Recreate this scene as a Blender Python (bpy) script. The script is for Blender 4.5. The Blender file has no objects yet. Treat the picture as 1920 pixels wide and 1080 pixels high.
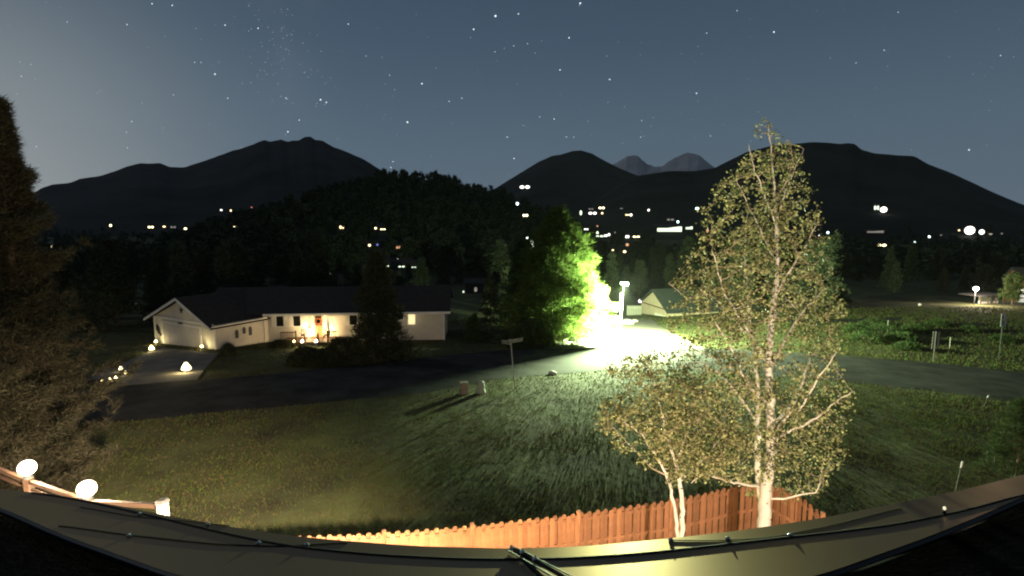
import bpy, math, random
import numpy as np
from mathutils import Vector, Matrix, noise as mn
from mathutils.bvhtree import BVHTree

random.seed(7)
rng = np.random.default_rng(7)
scene = bpy.context.scene
COL = scene.collection
PI = math.pi

# ------------------------------------------------------------------ camera
CZ = 12.0
PITCH = math.radians(7.1)
FPX = 1000.0
cd = bpy.data.cameras.new('camera')
cam = bpy.data.objects.new('camera', cd)
COL.objects.link(cam)
cam.location = (0, 0, CZ)
cam.rotation_euler = (PI / 2 - PITCH, 0, 0)
cd.sensor_width = 36.0
cd.lens = FPX / 1920 * 36
cd.clip_start = 0.05
cd.clip_end = 40000
scene.camera = cam

# ------------------------------------------------------------------ view, light
scene.view_settings.view_transform = 'Standard'
scene.view_settings.look = 'None'
scene.view_settings.exposure = 0.0
scene.view_settings.gamma = 1.0
scene.view_settings.use_curve_mapping = False
scene.cycles.use_denoising = True
scene.cycles.filter_width = 2.1
scene.cycles.max_bounces = 5
scene.cycles.diffuse_bounces = 2
scene.cycles.glossy_bounces = 3
scene.cycles.transmission_bounces = 3
scene.cycles.transparent_max_bounces = 4
scene.cycles.volume_bounces = 0
scene.cycles.sample_clamp_indirect = 3.0
scene.cycles.caustics_reflective = False
scene.cycles.caustics_refractive = False

world = bpy.data.worlds.new('World')
scene.world = world
world.use_nodes = True
wn, wl = world.node_tree.nodes, world.node_tree.links
wn.clear()


def wnode(t, **k):
    n = wn.new(t)
    for a, b in k.items():
        setattr(n, a, b)
    return n


def wmath(op, a, b=None, clamp=False):
    n = wnode('ShaderNodeMath', operation=op, use_clamp=clamp)
    for i, v in enumerate((a, b)):
        if v is None:
            continue
        if isinstance(v, (int, float)):
            n.inputs[i].default_value = v
        else:
            wl.new(v, n.inputs[i])
    return n.outputs[0]


def vdot(vec, d):
    n = wnode('ShaderNodeVectorMath', operation='DOT_PRODUCT')
    wl.new(vec, n.inputs[0])
    n.inputs[1].default_value = d
    return n.outputs['Value']


tc = wnode('ShaderNodeTexCoord')
G = tc.outputs['Generated']
sepw = wnode('ShaderNodeSeparateXYZ')
wl.new(G, sepw.inputs[0])
ramp = wnode('ShaderNodeValToRGB')
cr = ramp.color_ramp
cr.elements[0].position = 0.0
cr.elements[0].color = (0.118, 0.158, 0.198, 1)
cr.elements[1].position = 1.0
cr.elements[1].color = (0.018, 0.033, 0.056, 1)
for p, c in ((0.14, (0.086, 0.130, 0.176, 1)), (0.30, (0.052, 0.086, 0.128, 1)), (0.50, (0.028, 0.050, 0.082, 1))):
    e = cr.elements.new(p)
    e.color = c
wl.new(wmath('MAXIMUM', sepw.outputs['Z'], 0.0), ramp.inputs[0])
# town glow low over the left skyline
gd = Vector((-1.05, 1.0, 0.03)).normalized()
glow = wmath('POWER', wmath('MAXIMUM', vdot(G, gd), 0.0), 30.0)
wide = wmath('POWER', wmath('MAXIMUM', vdot(G, gd), 0.0), 3.0)
dark = wmath('ADD', wmath('MULTIPLY', wide, 0.10), 0.86)


def wscale(col, f):
    n = wnode('ShaderNodeVectorMath', operation='SCALE')
    if isinstance(col, tuple):
        n.inputs[0].default_value = col
    else:
        wl.new(col, n.inputs[0])
    if isinstance(f, (int, float)):
        n.inputs['Scale'].default_value = f
    else:
        wl.new(f, n.inputs['Scale'])
    return n.outputs[0]


def wadd(a, b):
    n = wnode('ShaderNodeVectorMath', operation='ADD')
    wl.new(a, n.inputs[0])
    wl.new(b, n.inputs[1])
    return n.outputs[0]


base = wscale(ramp.outputs[0], dark)
sky = wadd(base, wscale((0.20, 0.185, 0.145), glow))
# the milky way, a faint tilted band
pn = Vector((0.915, 0.377, -0.02)).normalized()
mw = wmath('POWER', wmath('SUBTRACT', 1.0, wmath('ABSOLUTE', vdot(G, pn))), 26.0)
nz = wnode('ShaderNodeTexNoise')
nz.inputs['Scale'].default_value = 9.0
nz.inputs['Detail'].default_value = 6.0
wl.new(G, nz.inputs['Vector'])
mwf = wmath('MULTIPLY', mw, wmath('MAXIMUM', wmath('SUBTRACT', nz.outputs['Fac'], 0.38), 0.0))
mwf = wmath('MULTIPLY', mwf, wmath('MULTIPLY', sepw.outputs['Z'], 3.0, True))
sky = wadd(sky, wscale((0.09, 0.078, 0.09), mwf))
bg = wnode('ShaderNodeBackground')
wl.new(sky, bg.inputs['Color'])
bg.inputs['Strength'].default_value = 1.27
wo = wnode('ShaderNodeOutputWorld')
wl.new(bg.outputs[0], wo.inputs['Surface'])

# faint moonlight from the left
sd = bpy.data.lights.new('moon', 'SUN')
sd.energy = 0.3
sd.angle = math.radians(0.5)
sd.color = (0.85, 0.92, 1.0)
moon = bpy.data.objects.new('moon', sd)
moon.rotation_euler = (math.radians(48), 0, math.radians(-118))
COL.objects.link(moon)

# ------------------------------------------------------------------ pixel helpers (photo pixels -> points in the world)
FV = np.array((0, math.cos(PITCH), -math.sin(PITCH)))
UV = np.array((0, math.sin(PITCH), math.cos(PITCH)))
RV = np.array((1.0, 0, 0))
C0 = np.array((0, 0, CZ))


def ray(px, py):
    return FV + RV * ((px - 960) / FPX) + UV * ((540 - py) / FPX)


def at(px, py, d):
    return C0 + ray(px, py) * d


def project(p):
    v = np.asarray(p, float) - C0
    d = float(v @ FV)
    return 960 + FPX * float(v @ RV) / d, 540 - FPX * float(v @ UV) / d, d


TY = np.array((-40, 0, 13, 22, 30, 38, 45, 52, 60, 70, 90, 120, 160, 220, 400, 900, 1500, 2500, 9000), float)
TZ = np.array((3.6, 3.4, 3.2, 2.95, 2.6, 1.8, 1.0, 0.7, -0.2, -1.2, -3.2, -6.2, -9, -13, -18, -22, -15, 0, 30), float)


def T(x, y):
    x = np.asarray(x, float)
    y = np.asarray(y, float)
    r = np.maximum(y, np.hypot(x, y) * 0.85)
    z = sum(np.interp(r + o, TY, TZ) for o in (-5, -2.5, 0, 2.5, 5)) / 5
    s = np.clip((y - 38) / 22, 0, 1)
    s = s * s * (3 - 2 * s)
    z = z + 0.055 * np.clip(x - 18, 0, 60) * s * np.clip((260 - y) / 100, 0, 1)
    return z


def t(x, y):
    return float(T(x, y))


def hit(px, py, maxd=4000):
    r = ray(px, py)
    d = 4.0
    prev = d
    while d < maxd:
        p = C0 + r * d
        if p[2] < t(p[0], p[1]):
            lo, hi = prev, d
            for _ in range(24):
                m = (lo + hi) / 2
                q = C0 + r * m
                if q[2] < t(q[0], q[1]):
                    hi = m
                else:
                    lo = m
            return C0 + r * hi
        prev = d
        d *= 1.015
    return C0 + r * maxd


# ------------------------------------------------------------------ materials
def mat(name, col, rough=0.8, var=0.25, scale=6.0, bump=0.0, bscale=None, metal=0.0, spec=0.3, col2=None,
        wave=None, emit=None, estr=0.0, sampled=False, island=False, trans=0.0, coat=0.0):
    m = bpy.data.materials.new(name)
    m.use_nodes = True
    nt = m.node_tree
    n, l = nt.nodes, nt.links
    b = n['Principled BSDF']
    out = n['Material Output']
    b.inputs['Roughness'].default_value = rough
    b.inputs['Metallic'].default_value = metal
    b.inputs['Specular IOR Level'].default_value = spec
    if coat:
        b.inputs['Coat Weight'].default_value = coat
        b.inputs['Coat Roughness'].default_value = 0.12
    tcn = n.new('ShaderNodeTexCoord')
    geo = n.new('ShaderNodeNewGeometry')
    no = n.new('ShaderNodeTexNoise')
    no.inputs['Scale'].default_value = scale
    no.inputs['Detail'].default_value = 7
    no.inputs['Roughness'].default_value = 0.62
    l.new(geo.outputs['Position'] if scale < 0.99 else tcn.outputs['Object'], no.inputs['Vector'])
    rp = n.new('ShaderNodeValToRGB')
    c1 = tuple(max(0, c * (1 - var)) for c in col)
    c2 = col2 if col2 else tuple(min(1, c * (1 + var)) for c in col)
    rp.color_ramp.elements[0].position = 0.33
    rp.color_ramp.elements[0].color = (*c1, 1)
    rp.color_ramp.elements[1].position = 0.67
    rp.color_ramp.elements[1].color = (*c2, 1)
    if island:
        mx = n.new('ShaderNodeMath')
        mx.operation = 'MULTIPLY_ADD'
        mx.inputs[1].default_value = 0.55
        mul = n.new('ShaderNodeMath')
        mul.operation = 'MULTIPLY'
        mul.inputs[1].default_value = 0.45
        l.new(no.outputs['Fac'], mul.inputs[0])
        l.new(geo.outputs['Random Per Island'], mx.inputs[0])
        l.new(mul.outputs[0], mx.inputs[2])
        l.new(mx.outputs[0], rp.inputs[0])
    else:
        l.new(no.outputs['Fac'], rp.inputs[0])
    colout = rp.outputs[0]
    if name == 'cedar_picket':
        oi = n.new('ShaderNodeObjectInfo')
        mr = n.new('ShaderNodeMapRange')
        mr.inputs['To Min'].default_value = 0.72
        mr.inputs['To Max'].default_value = 1.12
        l.new(oi.outputs['Random'], mr.inputs['Value'])
        hs = n.new('ShaderNodeHueSaturation')
        l.new(mr.outputs[0], hs.inputs['Value'])
        l.new(colout, hs.inputs['Color'])
        colout = hs.outputs[0]
    l.new(colout, b.inputs['Base Color'])
    if bump:
        bp = n.new('ShaderNodeBump')
        bp.inputs['Strength'].default_value = bump
        bp.inputs['Distance'].default_value = 0.05
        if wave:
            wv = n.new('ShaderNodeTexWave')
            wv.wave_type = 'BANDS'
            wv.bands_direction = wave[0]
            wv.wave_profile = 'SAW'
            wv.inputs['Scale'].default_value = wave[1]
            l.new(tcn.outputs['Object'], wv.inputs['Vector'])
            l.new(wv.outputs['Fac'], bp.inputs['Height'])
        else:
            n2 = n.new('ShaderNodeTexNoise')
            n2.inputs['Scale'].default_value = bscale or scale * 5
            n2.inputs['Detail'].default_value = 5
            l.new(tcn.outputs['Object'], n2.inputs['Vector'])
            l.new(n2.outputs['Fac'], bp.inputs['Height'])
        l.new(bp.outputs[0], b.inputs['Normal'])
    if trans:
        tr = n.new('ShaderNodeBsdfTranslucent')
        l.new(rp.outputs[0], tr.inputs['Color'])
        ms = n.new('ShaderNodeMixShader')
        ms.inputs[0].default_value = trans
        l.new(b.outputs[0], ms.inputs[1])
        l.new(tr.outputs[0], ms.inputs[2])
        l.new(ms.outputs[0], out.inputs['Surface'])
    if emit:
        b.inputs['Emission Color'].default_value = (*emit, 1)
        b.inputs['Emission Strength'].default_value = estr
        try:
            m.cycles.emission_sampling = 'AUTO' if sampled else 'NONE'
        except Exception:
            pass
    return m


M = {}
M['ground'] = mat('meadow_soil', (0.05, 0.046, 0.026), 1.0, 0.45, 0.35, 0.5, 3.0, col2=(0.075, 0.085, 0.035), spec=0.1)
M['asphalt'] = mat('asphalt', (0.028, 0.028, 0.027), 0.97, 0.45, 0.6, 0.3, 30.0, spec=0.04)
M['concrete'] = mat('driveway_concrete', (0.12, 0.11, 0.095), 0.95, 0.3, 0.8, 0.2, 12.0, spec=0.08)
M['grass'] = mat('grass_blades', (0.112, 0.084, 0.046), 0.9, 0.3, 0.45, island=True, col2=(0.052, 0.080, 0.020), trans=0.2, spec=0.0)
M['mount'] = mat('forested_mountain', (0.020, 0.022, 0.020), 1.0, 0.5, 0.004, spec=0.05)
M['rockmount'] = mat('bare_rock_mountain', (0.42, 0.38, 0.38), 1.0, 0.35, 0.0016, spec=0.05)
M['hillg'] = mat('wooded_hill_ground', (0.030, 0.034, 0.024), 1.0, 0.4, 0.02, spec=0.05)
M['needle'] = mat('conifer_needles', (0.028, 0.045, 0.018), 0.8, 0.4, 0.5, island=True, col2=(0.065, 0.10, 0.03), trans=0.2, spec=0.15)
M['needle_lit'] = mat('lamp_lit_pine_needles', (0.05, 0.085, 0.018), 0.8, 0.35, 0.6, island=True, col2=(0.11, 0.16, 0.035), trans=0.3, spec=0.1)  # brighter needle copy with the street lamp's light put into its colour
M['needle_near'] = mat('pine_needles', (0.024, 0.025, 0.015), 0.8, 0.35, 0.6, island=True, col2=(0.060, 0.053, 0.033), trans=0.15, spec=0.15)
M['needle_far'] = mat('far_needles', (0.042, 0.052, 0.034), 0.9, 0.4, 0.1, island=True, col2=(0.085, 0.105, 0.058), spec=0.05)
M['bark'] = mat('pine_bark', (0.10, 0.07, 0.045), 0.9, 0.4, 5.0, 0.6)
M['aspen_bark'] = mat('aspen_bark', (0.60, 0.55, 0.45), 0.75, 0.16, 5.0, 0.3, col2=(0.70, 0.65, 0.55))
M['aspen_twig'] = mat('aspen_twigs', (0.30, 0.23, 0.15), 0.8, 0.25, 5.0, col2=(0.52, 0.43, 0.31))
M['leaf'] = mat('aspen_leaves', (0.075, 0.090, 0.038), 0.6, 0.35, 0.9, island=True, col2=(0.36, 0.35, 0.16), trans=0.3, spec=0.15)
M['bush'] = mat('juniper_foliage', (0.020, 0.026, 0.013), 0.85, 0.35, 0.8, island=True, col2=(0.045, 0.055, 0.024), trans=0.1, spec=0.15)
M['cedar'] = mat('cedar_picket', (0.34, 0.155, 0.075), 0.7, 0.22, 3.0, 0.25, 20.0)
M['siding'] = mat('white_lap_siding', (0.60, 0.56, 0.48), 0.7, 0.06, 2.0, 0.5, wave=('Z', 2.4))
M['trim'] = mat('white_trim', (0.78, 0.75, 0.68), 0.55, 0.05, 3.0)
M['garage_door'] = mat('garage_door_paint', (0.56, 0.52, 0.46), 0.6, 0.05, 3.0)
M['shingle'] = mat('dark_roof_shingles', (0.020, 0.016, 0.015), 0.95, 0.35, 2.5, 0.4, wave=('Z', 3.0))
M['tanwall'] = mat('tan_stucco', (0.36, 0.29, 0.20), 0.85, 0.12, 1.5, 0.2)
M['greenroof'] = mat('grey_green_roof', (0.030, 0.036, 0.032), 0.8, 0.2, 2.0)
M['glassdark'] = mat('dark_window_glass', (0.012, 0.013, 0.013), 0.12, 0.1, 2.0, spec=0.5)
M['litwin'] = mat('lit_curtain_window', (0.6, 0.5, 0.3), 0.6, 0.1, 3.0, emit=(1.0, 0.80, 0.42), estr=0.95)
M['door'] = mat('porch_door_wood', (0.34, 0.17, 0.07), 0.5, 0.2, 3.0)
M['redwreath'] = mat('dried_wreath', (0.32, 0.09, 0.04), 0.9, 0.4, 12.0)
M['darkwood'] = mat('dark_stained_wood', (0.07, 0.038, 0.022), 0.7, 0.25, 4.0)
M['iron'] = mat('dark_ironwork', (0.05, 0.05, 0.05), 0.6, 0.2, 4.0)
M['steel'] = mat('galvanised_steel', (0.30, 0.31, 0.31), 0.5, 0.15, 4.0, metal=0.6)
M['lamppole'] = mat('painted_lamp_pole', (0.55, 0.60, 0.58), 0.5, 0.08, 4.0)
M['signface'] = mat('white_sign_sheet', (0.62, 0.62, 0.58), 0.5, 0.06, 4.0)
M['signgreen'] = mat('street_name_sheet', (0.13, 0.15, 0.12), 0.45, 0.1, 4.0)
M['signdark'] = mat('sign_print', (0.05, 0.06, 0.05), 0.7, 0.1, 4.0)
M['pedestal'] = mat('grey_green_pedestal', (0.18, 0.20, 0.16), 0.7, 0.12, 4.0)
M['pedestal_tan'] = mat('weathered_tan_pedestal', (0.14, 0.115, 0.09), 0.8, 0.15, 4.0)
M['stone'] = mat('pale_stone', (0.40, 0.39, 0.35), 0.9, 0.25, 3.0, 0.5)
M['panel'] = mat('solar_panel_glass', (0.045, 0.036, 0.024), 0.5, 0.22, 9.0, spec=0.0)
_nt = M['panel'].node_tree
_g = _nt.nodes.new('ShaderNodeBsdfAnisotropic')
_g.inputs['Color'].default_value = (0.40, 0.295, 0.195, 1)
_g.inputs['Roughness'].default_value = 0.40
_m = _nt.nodes.new('ShaderNodeMixShader')
_m.inputs[0].default_value = 0.72
_nt.links.new(_nt.nodes['Principled BSDF'].outputs[0], _m.inputs[1])
_nt.links.new(_g.outputs[0], _m.inputs[2])
_nt.links.new(_m.outputs[0], _nt.nodes['Material Output'].inputs['Surface'])
M['pframe'] = mat('black_panel_frame', (0.012, 0.012, 0.012), 0.45, 0.1, 4.0)
M['seamrail'] = mat('grey_mounting_rail', (0.07, 0.085, 0.07), 0.6, 0.1, 4.0, metal=0.5)
M['cable'] = mat('black_cable', (0.006, 0.006, 0.006), 0.7, 0.1, 4.0)
M['bolt'] = mat('bright_clip_metal', (0.65, 0.65, 0.62), 0.25, 0.1, 4.0, metal=1.0)
M['roofshingle'] = mat('camera_house_shingles', (0.008, 0.007, 0.008), 1.0, 0.3, 10.0, 0.4, spec=0.0)
M['wallhouse'] = mat('camera_house_wall', (0.30, 0.27, 0.22), 0.85, 0.1, 2.0, 0.3)
M['deckwood'] = mat('deck_rail_wood', (0.055, 0.032, 0.02), 0.6, 0.2, 4.0)
M['postpaint'] = mat('deck_post_paint', (0.30, 0.26, 0.20), 0.5, 0.06, 4.0)
M['redwall'] = mat('red_house_wall', (0.30, 0.085, 0.05), 0.8, 0.15, 2.0)
M['farwall'] = mat('far_house_wall', (0.06, 0.055, 0.05), 0.9, 0.2, 2.0)
M['farroof'] = mat('far_house_roof', (0.03, 0.028, 0.028), 0.9, 0.2, 2.0)
M['postwood'] = mat('grey_weathered_post', (0.30, 0.29, 0.24), 0.9, 0.2, 4.0)
M['whitetip'] = mat('white_reflector_tip', (0.85, 0.85, 0.85), 0.4, 0.03, 4.0, emit=None)


def emat(name, c, s, sampled=False):
    return mat(name, c, 0.5, 0.02, 4.0, emit=c, estr=s, sampled=sampled)


M['e_warm'] = emat('warm_lamp_glow', (1.0, 0.78, 0.42), 3.0)
M['e_yellow'] = emat('yellow_lamp_glow', (1.0, 0.86, 0.45), 5.0)
M['e_white'] = emat('white_lamp_glow', (1.0, 0.97, 0.88), 3.0)
M['e_hot'] = emat('floodlight_glow', (1.0, 0.96, 0.86), 14.0)
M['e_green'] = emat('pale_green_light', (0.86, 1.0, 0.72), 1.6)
M['e_cool'] = emat('cool_lamp_glow', (0.75, 1.0, 0.95), 6.0)
M['e_orange'] = emat('orange_light', (1.0, 0.50, 0.25), 1.0)
M['e_red'] = emat('red_light', (1.0, 0.30, 0.25), 0.8)
M['e_blue'] = emat('blue_light', (0.25, 0.28, 1.0), 0.9)
M['e_pink'] = emat('pink_security_glow', (1.0, 0.78, 1.0), 2.0)
M['e_dim'] = emat('dim_house_glow', (0.8, 0.7, 0.6), 0.28)
M['e_star'] = emat('starlight', (0.95, 0.98, 1.0), 1.6)
M['e_star2'] = emat('dim_starlight', (0.85, 0.95, 1.0), 0.8)
M['e_globe'] = emat('globe_glass_glow', (1.0, 0.90, 0.72), 12.0)


def limb(key, rim, lo, hi):
    """frosted globes are brighter face on than at their rim"""
    nt = M[key].node_tree
    b = nt.nodes['Principled BSDF']
    core = tuple(b.inputs['Emission Color'].default_value)
    lw = nt.nodes.new('ShaderNodeLayerWeight')
    lw.inputs['Blend'].default_value = 0.5
    rp = nt.nodes.new('ShaderNodeValToRGB')
    rp.color_ramp.elements[0].position = 0.25
    rp.color_ramp.elements[0].color = (core[0] * hi, core[1] * hi, core[2] * hi, 1)
    rp.color_ramp.elements[1].position = 0.95
    rp.color_ramp.elements[1].color = (rim[0] * lo, rim[1] * lo, rim[2] * lo, 1)
    nt.links.new(lw.outputs['Facing'], rp.inputs[0])
    nt.links.new(rp.outputs[0], b.inputs['Emission Color'])
    b.inputs['Emission Strength'].default_value = 1.0


limb('e_globe', (1.0, 0.55, 0.25), 0.25, 9.0)
limb('e_yellow', (1.0, 0.60, 0.12), 0.35, 5.0)
limb('e_hot', (1.0, 0.72, 0.45), 0.25, 6.0)


# ------------------------------------------------------------------ mesh helpers
def rawmesh(name, v, faces):
    me = bpy.data.meshes.new(name)
    v = np.asarray(v, np.float32).reshape(-1, 3)
    if isinstance(faces, np.ndarray):
        k = faces.shape[1]
        nf = faces.shape[0]
        me.vertices.add(len(v))
        me.vertices.foreach_set('co', v.ravel())
        me.loops.add(nf * k)
        me.loops.foreach_set('vertex_index', faces.astype(np.int32).ravel())
        me.polygons.add(nf)
        me.polygons.foreach_set('loop_start', np.arange(0, nf * k, k, dtype=np.int32))
        me.polygons.foreach_set('loop_total', np.full(nf, k, np.int32))
        me.update(calc_edges=True)
    else:
        me.from_pydata([tuple(map(float, p)) for p in v], [], faces)
        me.update()
    return me


class MB:
    """collects shapes for one mesh object"""

    def __init__(s):
        s.v, s.f = [], []

    def add(s, vs, fs):
        o = len(s.v)
        s.v += [tuple(map(float, p)) for p in vs]
        s.f += [[i + o for i in f] for f in fs]
        return s

    def box(s, x0, x1, y0, y1, z0, z1, F=None, bev=0.0):
        if bev:
            b = bev
            ring = [(x0 + b, y0), (x1 - b, y0), (x1, y0 + b), (x1, y1 - b), (x1 - b, y1), (x0 + b, y1), (x0, y1 - b), (x0, y0 + b)]
            vs = [(x, y, z0) for x, y in ring] + [(x, y, z1 - b) for x, y in ring]
            cx, cy = (x0 + x1) / 2, (y0 + y1) / 2
            sx = 1 - 2 * b / max(1e-6, x1 - x0)
            sy = 1 - 2 * b / max(1e-6, y1 - y0)
            vs += [(cx + (x - cx) * sx, cy + (y - cy) * sy, z1) for x, y in ring]
            fs = [[i, (i + 1) % 8, (i + 1) % 8 + 8, i + 8] for i in range(8)]
            fs += [[i + 8, (i + 1) % 8 + 8, (i + 1) % 8 + 16, i + 16] for i in range(8)]
            fs += [list(range(7, -1, -1)), list(range(16, 24))]
        else:
            vs = [(x0, y0, z0), (x1, y0, z0), (x1, y1, z0), (x0, y1, z0), (x0, y0, z1), (x1, y0, z1), (x1, y1, z1), (x0, y1, z1)]
            fs = [[0, 3, 2, 1], [4, 5, 6, 7], [0, 1, 5, 4], [1, 2, 6, 5], [2, 3, 7, 6], [3, 0, 4, 7]]
        if F:
            vs = [F(*p) for p in vs]
        return s.add(vs, fs)

    def tube(s, pts, rad, n=6, caps=True):
        pts = [Vector(p) for p in pts]
        if not hasattr(rad, '__len__'):
            rad = [rad] * len(pts)
        o = len(s.v)
        up = None
        for i, p in enumerate(pts):
            d = (pts[min(i + 1, len(pts) - 1)] - pts[max(i - 1, 0)])
            if d.length < 1e-9:
                d = Vector((0, 0, 1))
            d.normalize()
            if up is None:
                up = d.orthogonal().normalized()
            up = (up - d * up.dot(d))
            if up.length < 1e-6:
                up = d.orthogonal()
            up.normalize()
            w = d.cross(up)
            for k in range(n):
                a = 2 * PI * k / n
                q = p + (up * math.cos(a) + w * math.sin(a)) * rad[i]
                s.v.append(tuple(q))
        for i in range(len(pts) - 1):
            for k in range(n):
                a, b = o + i * n + k, o + i * n + (k + 1) % n
                s.f.append([a, b, b + n, a + n])
        if caps:
            s.f.append([o + k for k in range(n - 1, -1, -1)])
            e = o + (len(pts) - 1) * n
            s.f.append([e + k for k in range(n)])
        return s

    def lathe(s, prof, n=14, c=(0, 0, 0)):
        o = len(s.v)
        for r, z in prof:
            for k in range(n):
                a = 2 * PI * k / n
                s.v.append((c[0] + r * math.cos(a), c[1] + r * math.sin(a), c[2] + z))
        for i in range(len(prof) - 1):
            for k in range(n):
                a, b = o + i * n + k, o + i * n + (k + 1) % n
                s.f.append([a, b, b + n, a + n])
        s.f.append([o + k for k in range(n - 1, -1, -1)])
        e = o + (len(prof) - 1) * n
        s.f.append([e + k for k in range(n)])
        return s

    def ball(s, r, c=(0, 0, 0), n=14, m=8, sz=1.0):
        prof = [(max(r * math.sin(PI * i / m), 1e-4), -r * sz * math.cos(PI * i / m)) for i in range(m + 1)]
        return s.lathe(prof, n, c)

    def build(s, name, m, parent=None, smooth=False):
        me = rawmesh(name, s.v, s.f)
        return obj(name, me, m, parent, smooth)


def obj(name, me, m, parent=None, smooth=False):
    o = bpy.data.objects.new(name, me)
    COL.objects.link(o)
    if m is not None and not me.materials:
        me.materials.append(M[m] if isinstance(m, str) else m)
    if smooth:
        me.polygons.foreach_set('use_smooth', np.ones(len(me.polygons), bool))
    if parent is not None:
        o.parent = parent
    return o


def tag(o, label, cat, group=None, kind=None):
    o['label'] = label
    o['category'] = cat
    if group:
        o['group'] = group
    if kind:
        o['kind'] = kind
    return o


def thing(name, label, cat, loc=(0, 0, 0), rz=0.0, group=None):
    o = bpy.data.objects.new(name, None)
    o.empty_display_size = 0.2
    COL.objects.link(o)
    o.location = tuple(map(float, loc))
    o.rotation_euler = (0, 0, rz)
    return tag(o, label, cat, group)


def struct(o):
    o['kind'] = 'structure'
    return o


def dup(root, loc, rz=0.0, label=None, group=None, scale=None):
    def cp(o, par):
        c = o.copy()
        COL.objects.link(c)
        c.parent = par
        for ch in kids.get(o.name, []):
            cp(ch, c)
        return c
    kids = {}
    stack = [root]
    while stack:
        o = stack.pop()
        kids[o.name] = list(CH.get(o.name, []))
        stack += kids[o.name]
    r = cp(root, None)
    r.location = tuple(map(float, loc))
    r.rotation_euler = (0, 0, rz)
    if scale is not None:
        r.scale = scale
    if label:
        r['label'] = label
    if group:
        r['group'] = group
    return r


CH = {}


def reg(root):
    """remember the children of a prototype once (o.children scans all objects)"""
    def go(o):
        CH[o.name] = list(o.children)
        for c in CH[o.name]:
            go(c)
    go(root)
    return root


# ------------------------------------------------------------------ ground and mountains
def fbm(x, y, z=0.0, o=4):
    return mn.fractal(Vector((x, y, z)), 1.0, 2.0, o)


NA = 241
radii = np.concatenate([np.arange(2, 40, 0.8), np.arange(40, 110, 2.0), np.geomspace(112, 9500, 70)])
angs = np.linspace(-math.radians(100), math.radians(100), NA)
R_, A_ = np.meshgrid(radii, angs, indexing='ij')
gx, gy = R_ * np.sin(A_), R_ * np.cos(A_)
gz = T(gx, gy)
gv = np.stack([gx, gy, gz], -1).reshape(-1, 3)
nr = len(radii)
ii, jj = np.meshgrid(np.arange(nr - 1), np.arange(NA - 1), indexing='ij')
q0 = (ii * NA + jj).ravel()
gf = np.stack([q0, q0 + NA, q0 + NA + 1, q0 + 1], -1)
struct(obj('ground', rawmesh('ground', gv, gf), 'ground', smooth=True))

bv, bf = [gv], [gf]
bo = len(gv)


def mountain(name, sil, D, m, r0f=0.45, amp=0.10, seed=0.0, ncol=260, nrow=26, jag=0.0, basez=None):
    global bo
    pts = []
    for px, py in sil:
        r = ray(px, py)
        pts.append((math.atan2(r[0], r[1]), r[2] / math.hypot(r[0], r[1])))
    ta = np.array([p[0] for p in pts])
    te = np.array([p[1] for p in pts])
    th = np.linspace(ta[0], ta[-1], ncol)
    el = np.interp(th, ta, te)
    v = []
    fr = np.concatenate([np.linspace(r0f, 1.0, nrow), np.linspace(1.06, 1.9, 8)])
    for i, f in enumerate(fr):
        r = D * f
        for a, e in zip(th, el):
            x, y = r * math.sin(a), r * math.cos(a)
            zc = CZ + D * e
            b0 = t(x, y) - 2.0 if basez is None else basez
            n = fbm(x / D * 6 + seed, y / D * 6, seed)
            n2 = fbm(x / D * 22 + seed, y / D * 22, seed + 3)
            if f <= 1.0:
                s = (f - r0f) / (1 - r0f)
                z = b0 + (zc - b0) * (s ** 1.15)
                z += (n * amp + n2 * amp * 0.3) * (zc - b0) * s * (1 - s) * 2.2
                if jag:
                    z += n2 * jag * D * s ** 3
            else:
                s = (f - 1.0) / 0.9
                z = zc + (b0 - zc) * s ** 0.8 + n * amp * (zc - b0) * s * (1 - s)
            v.append((x, y, z))
    v = np.array(v)
    nrw = len(fr)
    i2, j2 = np.meshgrid(np.arange(nrw - 1), np.arange(ncol - 1), indexing='ij')
    q = (i2 * ncol + j2).ravel()
    f4 = np.stack([q, q + ncol, q + ncol + 1, q + 1], -1)
    bv.append(v)
    bf.append(f4 + bo)
    bo += len(v)
    return struct(obj(name, rawmesh(name, v, f4), m, smooth=True))


mountain('mountain_left', [(-900, 470), (-300, 420), (0, 385), (60, 366), (75, 353), (100, 346), (130, 343), (150, 336), (180, 333), (215, 322), (240, 312), (262, 306), (285, 307),
         (300, 306), (318, 313), (345, 314), (380, 302), (420, 290), (460, 275), (485, 266), (497, 263), (505, 267), (515, 265),
         (527, 263), (540, 268), (548, 264), (560, 264), (570, 257), (583, 255), (590, 262), (605, 264), (615, 270), (625, 275), (650, 284),
         (680, 298), (700, 310), (725, 324), (760, 345), (850, 400), (960, 440)], 3000, 'mount', seed=1.3, jag=0.002)
mountain('mountain_middle', [(820, 415), (880, 382), (930, 352), (980, 322), (1010, 303), (1035, 292), (1050, 290), (1075, 283), (1090, 282),
         (1110, 288), (1140, 305), (1160, 315), (1190, 327), (1250, 350), (1340, 390)], 3400, 'mount', seed=4.1, jag=0.0008)
mountain('mountain_far_peaks', [(1100, 345), (1150, 307), (1165, 300), (1175, 296), (1195, 297), (1215, 305), (1240, 307), (1260, 300), (1275, 293),
         (1290, 290), (1310, 293), (1325, 303), (1345, 318), (1420, 350)], 8200, 'rockmount', seed=7.7, jag=0.008, r0f=0.75, basez=-60)
mountain('mountain_right', [(1080, 400), (1150, 352), (1190, 330), (1250, 321), (1300, 321), (1340, 315), (1370, 300), (1400, 285), (1440, 275),
         (1500, 268), (1520, 266), (1545, 267), (1575, 270), (1590, 268), (1603, 269), (1615, 280), (1640, 287), (1680, 291), (1715, 293),
         (1740, 307), (1780, 322), (1840, 350), (1880, 368), (1920, 384), (1990, 405), (2200, 430), (2900, 450)], 2200, 'mount', seed=9.2, jag=0.0008)
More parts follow.
